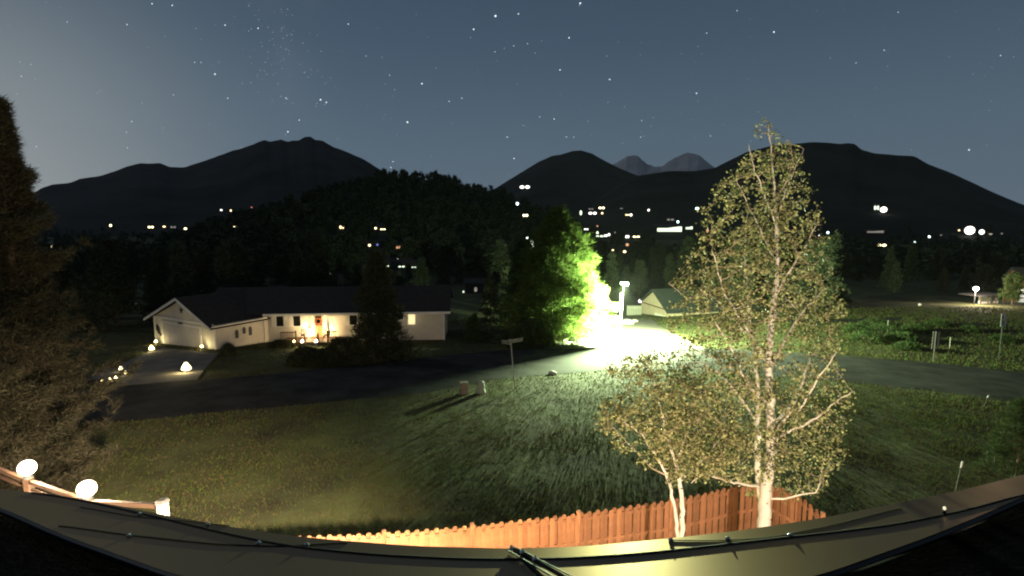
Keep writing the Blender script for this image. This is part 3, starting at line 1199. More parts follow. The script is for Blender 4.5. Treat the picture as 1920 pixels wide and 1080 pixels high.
def aspen(label, stems, env, depth, nattr, nleaf, seed, dscale=0.7, leaf=0.055):
    rs = np.random.default_rng(seed)
    ey = np.array([e[0] for e in env], float)
    x0 = np.array([e[1] for e in env], float)
    x1 = np.array([e[2] for e in env], float)
    root0 = stems[0][0]
    base = at(root0[0], root0[1], depth)
    base[2] = t(base[0], base[1])
    root = thing('aspen_tree', label, 'tree', base, 0)
    ys, ok = [], 0
    W = (x1 - x0)
    A = []
    while len(A) < nattr:
        y = rs.uniform(ey[0], ey[-1])
        w = np.interp(y, ey, W)
        if rs.random() > (w / W.max()) ** 0.7:
            continue
        ph = rs.uniform(0, 2 * PI)
        rho = rs.random() ** 0.42
        cx = (np.interp(y, ey, x0) + np.interp(y, ey, x1)) / 2
        px = cx + w / 2 * rho * math.cos(ph)
        dd = depth + dscale * w / 2 * rho * math.sin(ph) * depth / FPX
        p = at(px, y + rs.normal() * 6, dd)
        if fbm(p[0] * 0.9, p[1] * 0.9, p[2] * 0.9 + seed, 2) < -0.22:
            continue
        A.append(p)
    A = np.array(A)
    paths = []
    for st in stems:
        path = []
        for q in st:
            px, py, r = q[:3]
            off = q[3] if len(q) > 3 else 0.0
            p = at(px, py, depth + off)
            path.append((p, r))
        paths.append(path)
    # bring the first stem down to the ground
    p0 = paths[0][0][0].copy()
    paths[0].insert(0, ((p0[0], p0[1], base[2] - 0.2), paths[0][0][1] * 1.15))
    pos, par, rad, ch, fixed = colonise(paths, A, 0.125, 2.2, 0.17, 80, seed)
    rad = rad.copy()
    nfix = max(fixed) + 1
    for i, r in fixed.items():
        rad[i] = max(r, 0.006)
    for i in range(nfix, len(pos)):
        rad[i] = min(rad[i], 0.022, rad[par[i]] if par[i] >= 0 else 1)
    bl = np.array(base)
    # stems: one smooth tube each
    k = 0
    for si, path in enumerate(paths):
        P = np.array([p for p, _ in path])
        L = np.linalg.norm(np.diff(P, axis=0), axis=1).sum()
        n = max(2, int(L / 0.125)) + 1
        idx = list(range(k, k + n))
        k += n
        start = []
        if par[idx[0]] >= 0:
            start = [par[idx[0]]]
        mb = MB()
        pts = [pos[j] - bl for j in start + idx]
        rr = [min(rad[idx[0]], rad[j]) for j in start] + [rad[j] * (1 + 0.05 * math.sin(j * 1.9)) for j in idx]
        mb.tube(pts, rr, 10 if rr[0] > 0.05 else 7)
        big = path[0][1] > 0.04
        mb.build('trunk' if big else 'limb', 'aspen_bark' if path[0][1] > 0.02 else 'aspen_twig', root, True)
    ids = np.arange(nfix, len(pos))
    ids = ids[par[ids] >= 0]
    pr = np.minimum(rad[par[ids]], 0.024)
    v, f = frusta(pos[par[ids]] - bl, pos[ids] - bl, pr, rad[ids], 4)
    o = obj('twigs', rawmesh('twigs', v, f), 'aspen_twig', root)
    o['kind'] = 'stuff'
    # leaves
    outer = ids[rad[ids] < 0.009]
    pick = outer[rs.integers(0, len(outer), nleaf)]
    c = pos[pick] - bl + rs.normal(size=(nleaf, 3)) * 0.055
    nrm = rs.normal(size=(nleaf, 3)) + np.array((0, -0.5, 0.2))
    nrm /= np.linalg.norm(nrm, axis=1, keepdims=True)
    u = np.cross(nrm, rs.normal(size=(nleaf, 3)))
    u /= np.linalg.norm(u, axis=1, keepdims=True)
    w = np.cross(nrm, u)
    sz = leaf * (0.6 + 0.6 * rs.random(nleaf))[:, None]
    shp = [(1.0, 0), (0.45, 0.48), (-0.3, 0.5), (-0.55, 0.0), (-0.3, -0.5), (0.45, -0.48)]
    vs = np.stack([c + (u * a + w * b) * sz * 0.6 for a, b in shp], 1).reshape(-1, 3)
    F = np.arange(nleaf * 6).reshape(-1, 6)
    o = obj('leaves', rawmesh('leaves', vs, F), 'leaf', root)
    o['kind'] = 'stuff'
    # dark knots on the bark
    mb = MB()
    for _ in range(26 if nattr > 1500 else 8):
        j = rs.integers(0, min(nfix, 55))
        if rad[j] < 0.04:
            continue
        a = rs.uniform(-2.4, -0.7)
        cpt = pos[j] - bl + np.array((math.cos(a), math.sin(a), 0)) * rad[j] * 1.0
        mb.ball(0.022, cpt, 8, 5, 0.55)
    if mb.v:
        mb.build('knot', 'iron', root)['kind'] = 'stuff'
    return root


D1 = 12.0
big_stems = [
    [(1431, 1010, .175), (1433, 960, .16), (1438, 900, .135), (1444, 850, .125), (1446, 800, .115), (1443, 740, .10), (1440, 690, .092), (1444, 640, .08), (1448, 590, .07),
     (1457, 520, .06), (1456, 440, .045), (1452, 360, .028), (1446, 290, .016), (1440, 228, .008)],
    [(1430, 945, .10, .1), (1423, 900, .085, .25), (1421, 850, .08, .4), (1419, 790, .07, .5), (1421, 720, .06, .6), (1412, 640, .045, .7), (1402, 570, .03, .8), (1396, 480, .02, .9), (1400, 400, .012, 1.0)],
    [(1446, 836, .04), (1470, 812, .036, -.1), (1500, 800, .03, -.2), (1540, 778, .022, -.3), (1575, 750, .014, -.4), (1600, 735, .008, -.5)],
    [(1446, 800, .045), (1466, 780, .04, .2), (1490, 755, .036, .3), (1505, 715, .028, .4), (1520, 670, .02, .6), (1550, 640, .012, .8)],
    [(1444, 935, .03, -.05), (1470, 936, .026, -.2), (1500, 928, .02, -.3), (1530, 924, .014, -.4), (1538, 905, .008, -.5)],
    [(1424, 912, .035, .1), (1390, 908, .03, -.1), (1350, 898, .024, -.3), (1320, 890, .018, -.5), (1295, 905, .01, -.6)],
    [(1419, 850, .032, .3), (1395, 815, .028, 0), (1365, 800, .022, -.3), (1330, 778, .016, -.5), (1300, 760, .01, -.6)],
    [(1442, 700, .04), (1465, 650, .034, .2), (1485, 610, .028, .3), (1515, 575, .02, .4), (1545, 540, .01, .5)],
    [(1440, 690, .034), (1415, 640, .03, -.3), (1390, 600, .024, -.5), (1355, 540, .017, -.7), (1335, 470, .009, -.8)],
    [(1452, 560, .034), (1480, 510, .028, -.2), (1505, 470, .02, -.3), (1530, 420, .01, -.3)],
    [(1456, 500, .03), (1430, 440, .024, .2), (1405, 390, .016, .3), (1380, 335, .008, .4)],
    [(1455, 430, .026), (1465, 380, .02), (1485, 330, .013), (1508, 280, .006)],
    [(1455, 420, .022), (1435, 370, .018, -.2), (1415, 320, .012, -.3), (1405, 268, .006, -.3)],
    [(1453, 380, .018), (1475, 340, .014, -.3), (1490, 300, .009, -.4), (1478, 262, .005, -.4)],
    [(1421, 730, .034, .6), (1380, 690, .028, .5), (1335, 670, .02, .4), (1285, 650, .012, .3), (1255, 630, .007, .2)],
    [(1419, 790, .034, .5), (1385, 740, .028, .3), (1350, 700, .022, .1), (1310, 680, .014, -.1), (1270, 690, .008, -.3)],
    [(1412, 640, .03, .7), (1370, 590, .024, .6), (1330, 550, .018, .5), (1290, 560, .01, .4), (1255, 530, .006, .4)],
    [(1446, 820, .034), (1475, 780, .028, -.5), (1505, 760, .022, -.8), (1540, 700, .014, -1.0), (1570, 660, .008, -1.1)],
    [(1448, 600, .03), (1475, 560, .024, .6), (1520, 610, .01, 1.0)],
    [(1443, 760, .03), (1400, 720, .024, -.7), (1370, 650, .016, -1.0), (1340, 600, .008, -1.2)],
]
big_env = [(228, 1436, 1446), (262, 1396, 1475), (300, 1386, 1512), (350, 1338, 1524), (400, 1305, 1545), (450, 1303, 1552), (500, 1288, 1570), (545, 1262, 1585), (600, 1235, 1592),
           (650, 1242, 1590), (700, 1250, 1592), (740, 1262, 1606), (780, 1262, 1600), (820, 1275, 1592), (860, 1292, 1588), (900, 1312, 1562), (932, 1400, 1538)]
aspen('tall pale barked aspen with a full leafy crown in front of the fence', big_stems, big_env, D1, 5200, 22500, 11, leaf=0.068)
small_stems = [
    [(1280, 1012, .062), (1279, 950, .056), (1275, 901, .05), (1265, 861, .042), (1255, 832, .034), (1243, 783, .024), (1228, 720, .014), (1212, 680, .007)],
    [(1270, 1014, .05, -.05), (1266, 954, .042, -.1), (1252, 897, .034, -.2), (1232, 858, .024, -.3), (1205, 815, .015, -.4), (1170, 790, .008, -.5)],
    [(1275, 903, .026), (1300, 880, .022, .2), (1330, 850, .015, .3), (1360, 810, .008, .5)],
    [(1267, 866, .024), (1285, 820, .018, .1), (1300, 770, .012, .2), (1305, 720, .006, .3)],
    [(1256, 834, .02), (1220, 790, .015, .2), (1180, 740, .009, .4), (1150, 700, .006, .5)],
    [(1250, 892, .02, -.2), (1225, 880, .014, -.3), (1195, 850, .009, -.4), (1150, 800, .006, -.4)],
]
small_env = [(668, 1180, 1225), (700, 1135, 1300), (740, 1125, 1345), (780, 1108, 1385), (820, 1135, 1400), (850, 1165, 1395), (880, 1195, 1370), (900, 1225, 1330)]
aspen('smaller twin stemmed aspen leaning over the fence, left of the tall one', small_stems, small_env, 11.3, 2000, 10500, 23, leaf=0.066)

# ------------------------------------------------------------------ the white ranch house
def frame2(ax, ay, bx, by):
    L = math.hypot(bx - ax, by - ay)
    ux, uy = (bx - ax) / L, (by - ay) / L
    vx, vy = -uy, ux

    def F(x, y, z):
        return (ax + ux * x + vx * y, ay + uy * x + vy * y, z)
    return F, L


house = thing('ranch_house', 'long white ranch house with dark roof, gabled garage and lit porch', 'house')
GA = (-33.4, 49.0)
GB = (-25.3, 44.5)
GC = (-22.9, 49.0)
GD = (-6.5, 50.4)
Fg, Lg = frame2(*GA, *GB)
Fm, Lm = frame2(*GC, *GD)
zb, ze = 0.62, 3.22
zbm, zem = 0.85, 3.45
PK = 5.20


def part(name, m, F, boxes, parent=house, bev=0.0):
    mb = MB()
    for b in boxes:
        mb.box(*b, F=F, bev=bev)
    return mb.build(name, m, parent)


# garage wing
mb = MB()
hw = Lg / 2
mb.add([Fg(0, 0, zb - 1), Fg(Lg, 0, zb - 1), Fg(Lg, 0, ze), Fg(hw, 0, PK - 0.1), Fg(0, 0, ze),
        Fg(0, 9, zb - 1), Fg(Lg, 9, zb - 1), Fg(Lg, 9, ze), Fg(hw, 9, PK - 0.1), Fg(0, 9, ze)],
       [[0, 1, 2, 3, 4], [9, 8, 7, 6, 5], [0, 5, 6, 1], [1, 6, 7, 2], [4, 9, 5, 0], [2, 7, 8, 3], [3, 8, 9, 4]])
mb.build('garage_wall', 'siding', house)


def gable_roof(F, x0, x1, y0, y1, xe0, xe1, ze_, zp, th=0.16, along='y'):
    mb = MB()
    if along == 'y':
        xm = (xe0 + xe1) / 2
        P = [(xe0, ze_), (xm, zp), (xe1, ze_)]
        vs = []
        for y in (y0, y1):
            vs += [F(x, y, z + th) for x, z in P] + [F(x, y, z) for x, z in P]
    else:
        ym = (xe0 + xe1) / 2
        P = [(xe0, ze_), (ym, zp), (xe1, ze_)]
        vs = []
        for x in (x0, x1):
            vs += [F(x, y, z + th) for y, z in P] + [F(x, y, z) for y, z in P]
    fs = [[0, 1, 7, 6], [1, 2, 8, 7], [3, 9, 10, 4], [4, 10, 11, 5], [0, 6, 9, 3], [2, 5, 11, 8], [0, 3, 4, 1], [1, 4, 5, 2], [6, 7, 10, 9], [7, 8, 11, 10]]
    mb.add(vs, fs)
    return mb


slope = (PK - ze) / hw
ov = 0.75
gable_roof(Fg, 0, 0, -0.45, 11, -ov, Lg + 0.25, ze - ov * slope + 0.05, PK).build('roof', 'shingle', house)
# barge boards on the gable
mb = MB()
for s_ in (0, 1):
    xa = -ov - 0.05 if s_ == 0 else Lg + 0.3
    za = ze - ov * slope + 0.03
    pts = [Fg(xa, -0.47, za - 0.1), Fg(hw, -0.47, PK - 0.1), Fg(hw, -0.47, PK + 0.14), Fg(xa, -0.47, za + 0.12)]
    pts2 = [Fg(xa, -0.51, za - 0.1), Fg(hw, -0.51, PK - 0.1), Fg(hw, -0.51, PK + 0.14), Fg(xa, -0.51, za + 0.12)]
    mb.add(pts + pts2, [[3, 2, 1, 0], [4, 5, 6, 7], [0, 1, 5, 4], [1, 2, 6, 5], [2, 3, 7, 6], [3, 0, 4, 7]])
mb.build('barge_board', 'trim', house)
part('fascia_band', 'trim', Fg, [(0, Lg, -0.06, -0.003, ze - 0.04, ze + 0.10)])
gd = part('garage_door', 'garage_door', Fg, [(1.55, 7.25, -0.035, -0.003, zb - 0.1, zb + 2.15)])
for i in range(4):
    z0 = zb + 0.05 + i * 0.53
    part('door_panel', 'garage_door', Fg, [(1.62 + k_ * 0.94, 2.48 + k_ * 0.94, -0.052, -0.036, z0 + 0.04, z0 + 0.46) for k_ in range(6)], gd)
part('door_trim', 'trim', Fg, [(1.35, 1.54, -0.07, -0.003, zb - 0.2, zb + 2.32), (7.26, 7.45, -0.07, -0.003, zb - 0.2, zb + 2.32), (1.54, 7.26, -0.07, -0.003, zb + 2.17, zb + 2.32)])
part('corner_board', 'trim', Fg, [(-0.03, 0.14, -0.03, 0.1, zb - 0.3, ze)])
part('corner_board', 'trim', Fg, [(Lg - 0.14, Lg + 0.03, -0.03, 0.1, zb - 0.3, ze)])
part('house_plaque', 'iron', Fg, [(4.05, 4.75, -0.10, -0.065, ze - 0.30, ze - 0.14)], bev=0.03)
# star on the gable
mb = MB()
pts = []
for i in range(10):
    a = PI / 2 + i * PI / 5
    r_ = 0.36 if i % 2 == 0 else 0.16
    pts.append((4.6 + r_ * math.cos(a), ze + 0.95 + r_ * math.sin(a)))
mb.add([Fg(x, -0.03, z) for x, z in pts] + [Fg(4.6, -0.10, ze + 0.95)], [[i, (i + 1) % 10, 10] for i in range(10)] + [list(range(10))[::-1]])
mb.build('gable_star', 'iron', house)
# cut-out wall ornament left of the garage door
mb = MB()
for dx, dz, r_ in ((0.55, 1.75, 0.14), (0.7, 1.5, 0.2), (0.85, 1.25, 0.18), (1.0, 1.0, 0.12)):
    p = Fg(dx, -0.03, zb + dz)
    mb.ball(r_, p, 8, 5, 1.3)
mb.build('wall_ornament', 'iron', house)
# ornaments on the garage side wall


def Fs(x, y, z):       # side wall frame: x runs back from B, y outwards
    return Fg(Lg - y, x, z)


for xx, zz, hh in ((2.0, 1.9, 0.75), (2.7, 2.1, 0.6), (3.3, 1.95, 0.8)):
    mb = MB()
    prof = [(-0.14, -hh / 2), (0.14, -hh / 2), (0.16, hh * 0.2), (0.08, hh / 2), (-0.08, hh / 2), (-0.16, hh * 0.2)]
    mb.add([Fs(xx + a, -0.03, zz + b + 0.25) for a, b in prof] + [Fs(xx + a, -0.07, zz + b + 0.25) for a, b in prof],
           [list(range(6)), list(range(11, 5, -1))] + [[i, (i + 1) % 6, (i + 1) % 6 + 6, i + 6] for i in range(6)])
    mb.build('wall_ornament', 'iron', house)
part('downspout', 'trim', Fs, [(4.7, 4.8, -0.12, -0.03, zb, ze)])
# main wing
mb = MB()
DM = 8.4
mb.add([Fm(-0.1, 0, zbm - 1), Fm(Lm, 0, zbm - 1), Fm(Lm, 0, zem), Fm(-0.1, 0, zem), Fm(-0.1, DM, zbm - 1), Fm(Lm, DM, zbm - 1), Fm(Lm, DM, zem), Fm(-0.1, DM, zem), Fm(Lm, DM / 2, PK - 0.05), Fm(-0.1, DM / 2, PK - 0.05)],
       [[0, 1, 2, 3], [5, 4, 7, 6], [1, 5, 6, 8, 2], [4, 0, 3, 9, 7], [2, 8, 9, 3], [8, 6, 7, 9]])
mb.build('main_wall', 'siding', house)
gable_roof(Fm, -6, Lm + 0.6, 0, 0, -0.75, DM + 0.75, zem - 0.02, PK + 0.12, along='x').build('roof', 'shingle', house)
part('eave_gutter', 'trim', Fm, [(0.0, Lm + 0.62, -0.88, -0.76, zem - 0.06, zem + 0.13)])
part('eave_gutter', 'trim', Fs, [(-0.4, 4.9, -0.34, -0.27, ze - 0.10, ze + 0.0)])
part('soffit', 'trim', Fm, [(0.0, Lm + 0.6, -0.75, -0.003, zem - 0.1, zem - 0.05)])
part('corner_board', 'trim', Fm, [(Lm - 0.12, Lm + 0.03, -0.03, 0.1, zbm - 0.3, zem - 0.11)])
part('downspout', 'trim', Fm, [(Lm - 0.05, Lm + 0.03, -0.5, -0.42, zbm - 0.2, zem - 0.11)])


def sx(px):
    return (px - 501) / 332 * Lm


def window(px0, px1, z0, z1, m='glassdark', shut=True):
    a, b = sx(px0), sx(px1)
    w = part('window', 'trim', Fm, [(a - 0.07, b + 0.07, -0.05, -0.004, z0 - 0.08, z0), (a - 0.07, b + 0.07, -0.05, -0.004, z1, z1 + 0.06), (a - 0.07, a, -0.05, -0.004, z0, z1), (b, b + 0.07, -0.05, -0.004, z0, z1)])
    part('pane', m, Fm, [(a, b, -0.03, -0.006, z0, z1)], w)
    if shut:
        part('shutter', 'trim', Fm, [(a - 0.42, a - 0.09, -0.06, -0.005, z0 - 0.05, z1 + 0.05)], w)
        part('shutter', 'trim', Fm, [(b + 0.09, b + 0.42, -0.06, -0.005, z0 - 0.05, z1 + 0.05)], w)


window(519, 532, 2.27, 3.33)
window(550, 563, 2.27, 3.33)
window(654, 668, 2.30, 3.33)
window(764.5, 777, 2.27, 3.30, 'litwin', False)
window(744, 755, 2.75, 3.25, 'glassdark', False)
# entrance
dr = part('front_door', 'door', Fm, [(sx(590), sx(603), -0.08, -0.01, 1.25, 3.38)])
mb = MB()
cx_, cz_ = (sx(590) + sx(603)) / 2, 2.72
pts = [Fm(cx_ + 0.27 * math.cos(a), -0.12, cz_ + 0.27 * math.sin(a)) for a in np.linspace(0, 2 * PI, 15)]
mb.tube(pts, 0.085, 6, False)
mb.build('wreath', 'redwreath', dr)
part('door_window', 'glassdark', Fm, [(sx(591.5), sx(601.5), -0.095, -0.082, 2.35, 3.2)], dr)
part('side_light', 'litwin', Fm, [(sx(583), sx(587), -0.05, -0.01, 1.5, 3.35)])
part('side_light', 'litwin', Fm, [(sx(606), sx(610), -0.05, -0.01, 1.5, 3.35)])
part('door_trim', 'trim', Fm, [(sx(580.5), sx(582), -0.1, -0.01, 1.25, 3.42), (sx(611), sx(612.5), -0.1, -0.01, 1.25, 3.42)])
part('porch_floor', 'darkwood', Fm, [(sx(538), sx(642), -2.4, -0.02, 1.08, 1.22)])
for a, b in ((541, 567), (625, 641)):
    part('porch_railing', 'darkwood', Fm, [(sx(a), sx(b), -2.38, -2.30, 2.12, 2.2), (sx(a), sx(b), -2.38, -2.30, 1.32, 1.38)] +
         [(sx(a) + i * 0.15, sx(a) + i * 0.15 + 0.05, -2.365, -2.315, 1.38, 2.12) for i in range(int((sx(b) - sx(a)) / 0.15))])
for px in (568, 583, 607, 624):
    part('porch_post', 'darkwood', Fm, [(sx(px) - 0.06, sx(px) + 0.06, -2.40, -2.28, 0.6, 2.3 if px in (568, 624) else 2.05)])
part('step', 'concrete', Fm, [(sx(585), sx(606), -2.8, -2.42, 0.5, 1.02)])
part('step', 'concrete', Fm, [(sx(585), sx(606), -3.2, -2.81, 0.5, 0.84)])


def chair(px, label):
    p = Fm(sx(px), -1.3, 1.22)
    th = thing('porch_chair', label, 'chair', p, math.atan2(GD[1] - GC[1], GD[0] - GC[0]), group='chairs on the lit porch')
    MB().box(-0.26, 0.26, -0.26, 0.26, 0.40, 0.45, bev=0.02).build('seat', 'darkwood', th)
    mb = MB()
    for i in range(4):
        mb.box(-0.24 + i * 0.135, -0.16 + i * 0.135, 0.22, 0.26, 0.45, 1.0)
    mb.build('backrest', 'darkwood', th)
    for x in (-0.23, 0.23):
        for y in (-0.23, 0.23):
            MB().box(x - 0.025, x + 0.025, y - 0.025, y + 0.025, 0, 0.40).build('leg', 'darkwood', th)
        MB().box(x - 0.04, x + 0.04, -0.26, 0.24, 0.62, 0.65).build('arm', 'darkwood', th)


chair(575, 'dark wooden porch chair left of the front door')
chair(617, 'dark wooden porch chair right of the front door')


def lantern(px, z, y, watts, label, m='e_yellow'):
    p = Fm(sx(px), y, z)
    th = thing('wall_lantern', label, 'lantern', p, group='lanterns beside the front door')
    MB().lathe([(0.09, 0.0), (0.10, 0.02), (0.02, 0.04)], 8, (0, 0, 0.26)).build('cap', 'iron', th)
    MB().lathe([(0.05, 0), (0.09, 0.05), (0.10, 0.24)], 8, (0, 0, 0)).build('glass', m, th)
    lamp('bulb', Fm(sx(px), y - 0.35, z), watts, (1.0, 0.72, 0.36), 0.12)


lantern(580.0, 1.75, -0.25, 230, 'glowing lantern on the left side of the front door')
lantern(613.0, 1.75, -0.25, 230, 'glowing lantern on the right side of the front door')


def path_light(px, py, r, watts, label, m='e_yellow', base=None, group='low garden lights by the garage and drive', hgt=0.32):
    p = hit(px, py) if base is None else np.array(base)
    th = thing('garden_light', label, 'garden light', p, group=group)
    MB().tube([(0, 0, -0.1), (0, 0, hgt * 0.6)], 0.02, 6).build('stake', 'iron', th)
    MB().lathe([(r * 0.6, 0), (r * 0.85, r * 0.2), (r * 0.75, r * 0.6), (r * 0.4, r * 1.1), (r * 0.2, r * 1.5)], 12, (0, 0, hgt * 0.6)).build('lens', m, th)
    MB().lathe([(r * 0.4, 0), (r * 0.1, r * 0.25)], 12, (0, 0, hgt * 0.6 + r * 1.52)).build('cap', 'iron', th)
    lamp('bulb', (p[0], p[1] - r * 0.5 - 0.12, p[2] + hgt * 0.6 + r * 0.9), watts, (1.0, 0.80, 0.38), 0.08)
    return th


path_light(285, 660, 0.26, 50, 'yellow garden light on the grass at the left garage corner')
pB = Fg(0.95, -0.45, t(*Fg(0.95, -0.45, 0)[:2]))
path_light(0, 0, 0.15, 42, 'yellow garden light against the wall left of the garage door', base=pB)
pB = Fg(8.1, -0.45, t(*Fg(8.1, -0.45, 0)[:2]))
path_light(0, 0, 0.15, 40, 'yellow garden light against the wall right of the garage door', base=pB)
path_light(350, 699, 0.36, 150, 'large bright yellow light at the near end of the driveway', hgt=0.3)
for px, py, r_, lb in ((227, 698, 0.15, 'garden light furthest up the left edge of the driveway'), (236, 706, 0.13, 'garden light just right of the others on the driveway edge'),
                       (218, 715, 0.10, 'third garden light down the left driveway edge'), (206, 717, 0.08, 'small garden light second from the left by the driveway'),
                       (192, 721, 0.08, 'small garden light leftmost by the driveway')):
    path_light(px, py, r_, 8, lb)
for px, y_, w_, lb in ((570.5, -3.3, 10, 'small yellow light at the left foot of the porch'), (586, -3.5, 70, 'bright light beside the porch steps on their left'), (610, -3.5, 90, 'bright light beside the porch steps on their right')):
    q = Fm(sx(px), y_, 0)
    path_light(0, 0, 0.16 if w_ > 20 else 0.12, w_, lb, base=(q[0], q[1], t(q[0], q[1]) + 0.25), group='lights at the foot of the porch', m='e_hot' if w_ > 20 else 'e_yellow')
wl_ = lamp('window_glow', Fm(sx(771), -0.6, 2.7), 6, (1.0, 0.8, 0.5), 0.2)

# planting round the house
bush('clipped round shrub at the corner of the garage', hit(428, 668), 0.65, 0.65, 1.15, 1500, 0.16, 0.05, 31)
bush('low dark shrub between garage and porch railing', hit(527, 652), 1.1, 0.8, 0.8, 1500, 0.18, 0.05, 32)
bush('wide dark juniper in front of the porch, left part', hit(572, 684), 1.7, 1.2, 1.45, 3200, 0.22, 0.06, 33)
bush('wide dark juniper in front of the porch, middle part', hit(612, 686), 1.8, 1.2, 1.45, 3200, 0.22, 0.06, 34)
bush('tall dark juniper beside the spruce trunk', hit(650, 684), 1.7, 1.2, 2.35, 3200, 0.22, 0.06, 35)
bush('low juniper right of the spruce at the roadside', hit(735, 672), 1.0, 0.8, 0.8, 1600, 0.2, 0.05, 36)
p = hit(712, 676)
px_, py_, dd_ = project(p)
conifer('spruce_tree', 'dark spruce standing in front of the white house', p, (676 - 476) * dd_ / FPX, 2.5, 3000, 9, 0.34, 0.06, 41, m='bush', low=0.06, droop=0.30, power=0.9, wob=0.15, lump=0.45)  # darker foliage colour painted on to make the spruce an unlit silhouette
p = hit(887, 640)
conifer('cypress', 'small pale green upright evergreen lit right of the house', p, 2.6, 0.7, 700, 8, 0.2, 0.05, 42, low=0.02, power=0.6, limbs=False)

# ------------------------------------------------------------------ street lamp and what it lights
LX = at(1163, 638, 50.0)
LX[2] = t(LX[0], LX[1])
hz = at(1163, 531, 50.0)[2] - LX[2]
th = thing('street_lamp', 'tall white street lamp blazing over the road junction', 'street lamp', LX)
MB().lathe([(0.16, 0), (0.16, 0.08), (0.10, 0.12), (0.10, 0.14)], 12).build('base', 'steel', th)
MB().tube([(0, 0, 0.1), (0, 0, hz * 0.5), (0, 0, hz)], [0.11, 0.09, 0.07], 10).build('pole', 'lamppole', th)
mb = MB()
mb.tube([(0, 0, hz - 0.05), (0.2, -0.05, hz + 0.08), (0.45, -0.1, hz + 0.06)], 0.045, 6)
mb.build('arm', 'lamppole', th)
mb = MB()
mb.box(-0.18, 0.62, -0.25, 0.15, hz + 0.06, hz + 0.20, bev=0.05)
mb.build('lamp_head', 'lamppole', th)
mb = MB()
sh = []
for i in range(9):
    a = math.radians(190 + (240 - 190) * i / 8)
    for rr_, zz_ in ((0.42, 0.06), (0.47, -0.82), (0.49, -0.82), (0.44, 0.06)):
        sh.append((0.25 + rr_ * math.cos(a), -0.25 + rr_ * math.sin(a), hz + zz_))
mb.add(sh, [[i * 4 + k_, i * 4 + (k_ + 1) % 4, i * 4 + 4 + (k_ + 1) % 4, i * 4 + 4 + k_] for i in range(8) for k_ in range(4)] + [[0, 3, 2, 1], [32, 33, 34, 35]])
mb.build('added_glare_shield', 'iron', th)  # plate added to keep the lamp's light off the left road
MB().box(-0.14, 0.58, -0.21, 0.11, hz - 0.03, hz + 0.055, bev=0.02).build('lens', 'e_cool', th)
lamp('street_bulb', (LX[0] + 0.25, LX[1] - 0.25, LX[2] + hz - 0.28), 850000, (0.78, 1.0, 0.52), 0.10, None, 164, (-0.42, 0.0, -1), 1.0)
lamp('street_spill', (LX[0] + 0.25, LX[1] - 0.25, LX[2] + hz - 0.24), 150000, (0.78, 1.0, 0.55), 0.10)

p = hit(1046, 637)
dd_ = project(p)[2]
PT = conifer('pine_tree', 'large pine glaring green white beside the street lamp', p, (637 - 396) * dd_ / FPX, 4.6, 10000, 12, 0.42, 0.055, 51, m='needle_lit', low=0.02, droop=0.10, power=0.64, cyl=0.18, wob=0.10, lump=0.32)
p = hit(985, 640)
dd_ = project(p)[2]
conifer('pine_tree', 'dark pine behind the left edge of the brightly lit pine', p + np.array((0, 6, -0.4)), 9.6, 3.0, 3000, 10, 0.4, 0.06, 52, low=0.03, droop=0.05, power=0.7)
bush('leafy shrub at the left foot of the lit pine, enlarged to shade the road', hit(1000, 650), 2.2, 1.4, 2.9, 6000, 0.22, 0.08, 53, m='needle')  # made large so it shades the road from the street lamp
bush('leafy roadside shrub right of the street sign', hit(972, 652), 1.3, 0.9, 1.0, 2200, 0.2, 0.07, 54, m='needle')
bush('small shrub with pale leaves left of the street sign', hit(948, 640), 0.8, 0.7, 0.7, 900, 0.2, 0.07, 55, m='needle')

# pale boulders; the two by the lamp stand in for an unclear white shape
for px, py, s_, lb in ((1178, 608, 0.75, 'pale boulder standing in for an unclear white shape right of the street lamp foot'), (1191, 604, 0.45, 'smaller pale boulder of the same stand-in, second from the street lamp'), (1036, 702, 0.26, 'flat pale stone at the grassy edge of the road')):
    p = hit(px, py)
    rs = random.Random(px)
    mb = MB().ball(s_, (0, 0, s_ * 0.3), 12, 8, 0.55)
    mb.v = [tuple(c * (1 + 0.18 * fbm(x * 2 + px, y * 2, z * 2)) for c in (x, y, z)) for x, y, z in mb.v]
    o = mb.build('boulder', 'stone', None, True)
    o.location = tuple(p)
    tag(o, lb, 'boulder')

# neighbour's building on the right
th = thing('garage_building', 'tan gabled garage with grey green roof behind the street lamp', 'garage')
ax, ay, _ = at(1202, 590, 84)
bx, by, _ = at(1252, 590, 76)
Fn, Ln = frame2(ax, ay, bx, by)
nzb = at(1202, 601, 84)[2]
nze = at(1202, 566, 84)[2]
nzp = at(1226, 543, 80)[2]
mb = MB()
h2 = Ln / 2
LL = 15
mb.add([Fn(0, 0, nzb - 2), Fn(Ln, 0, nzb - 2), Fn(Ln, 0, nze), Fn(h2, 0, nzp - 0.1), Fn(0, 0, nze), Fn(0, LL, nzb - 2), Fn(Ln, LL, nzb - 2), Fn(Ln, LL, nze), Fn(h2, LL, nzp - 0.1), Fn(0, LL, nze)],
       [[0, 1, 2, 3, 4], [9, 8, 7, 6, 5], [0, 5, 6, 1], [1, 6, 7, 2], [4, 9, 5, 0], [2, 7, 8, 3], [3, 8, 9, 4]])
mb.build('wall', 'tanwall', th)
sl = (nzp - nze) / h2
gable_roof(Fn, 0, 0, -0.5, LL + 0.5, -0.6, Ln + 0.6, nze - 0.6 * sl + 0.04, nzp).build('roof', 'greenroof', th)
part('eave_board', 'darkwood', Fn, [(-0.05, Ln + 0.05, -0.05, -0.004, nze - 0.05, nze + 0.1)], th)
part('door', 'garage_door', Fn, [(Ln * 0.55, Ln * 0.92, -0.06, -0.004, nzb - 0.5, nzb + 2.0)], th)
p = Fn(0.1, -0.3, nze + 0.2)
sl_ = thing('security_lamp', 'small pink glowing lamp under the eave of the tan garage', 'lamp', p)
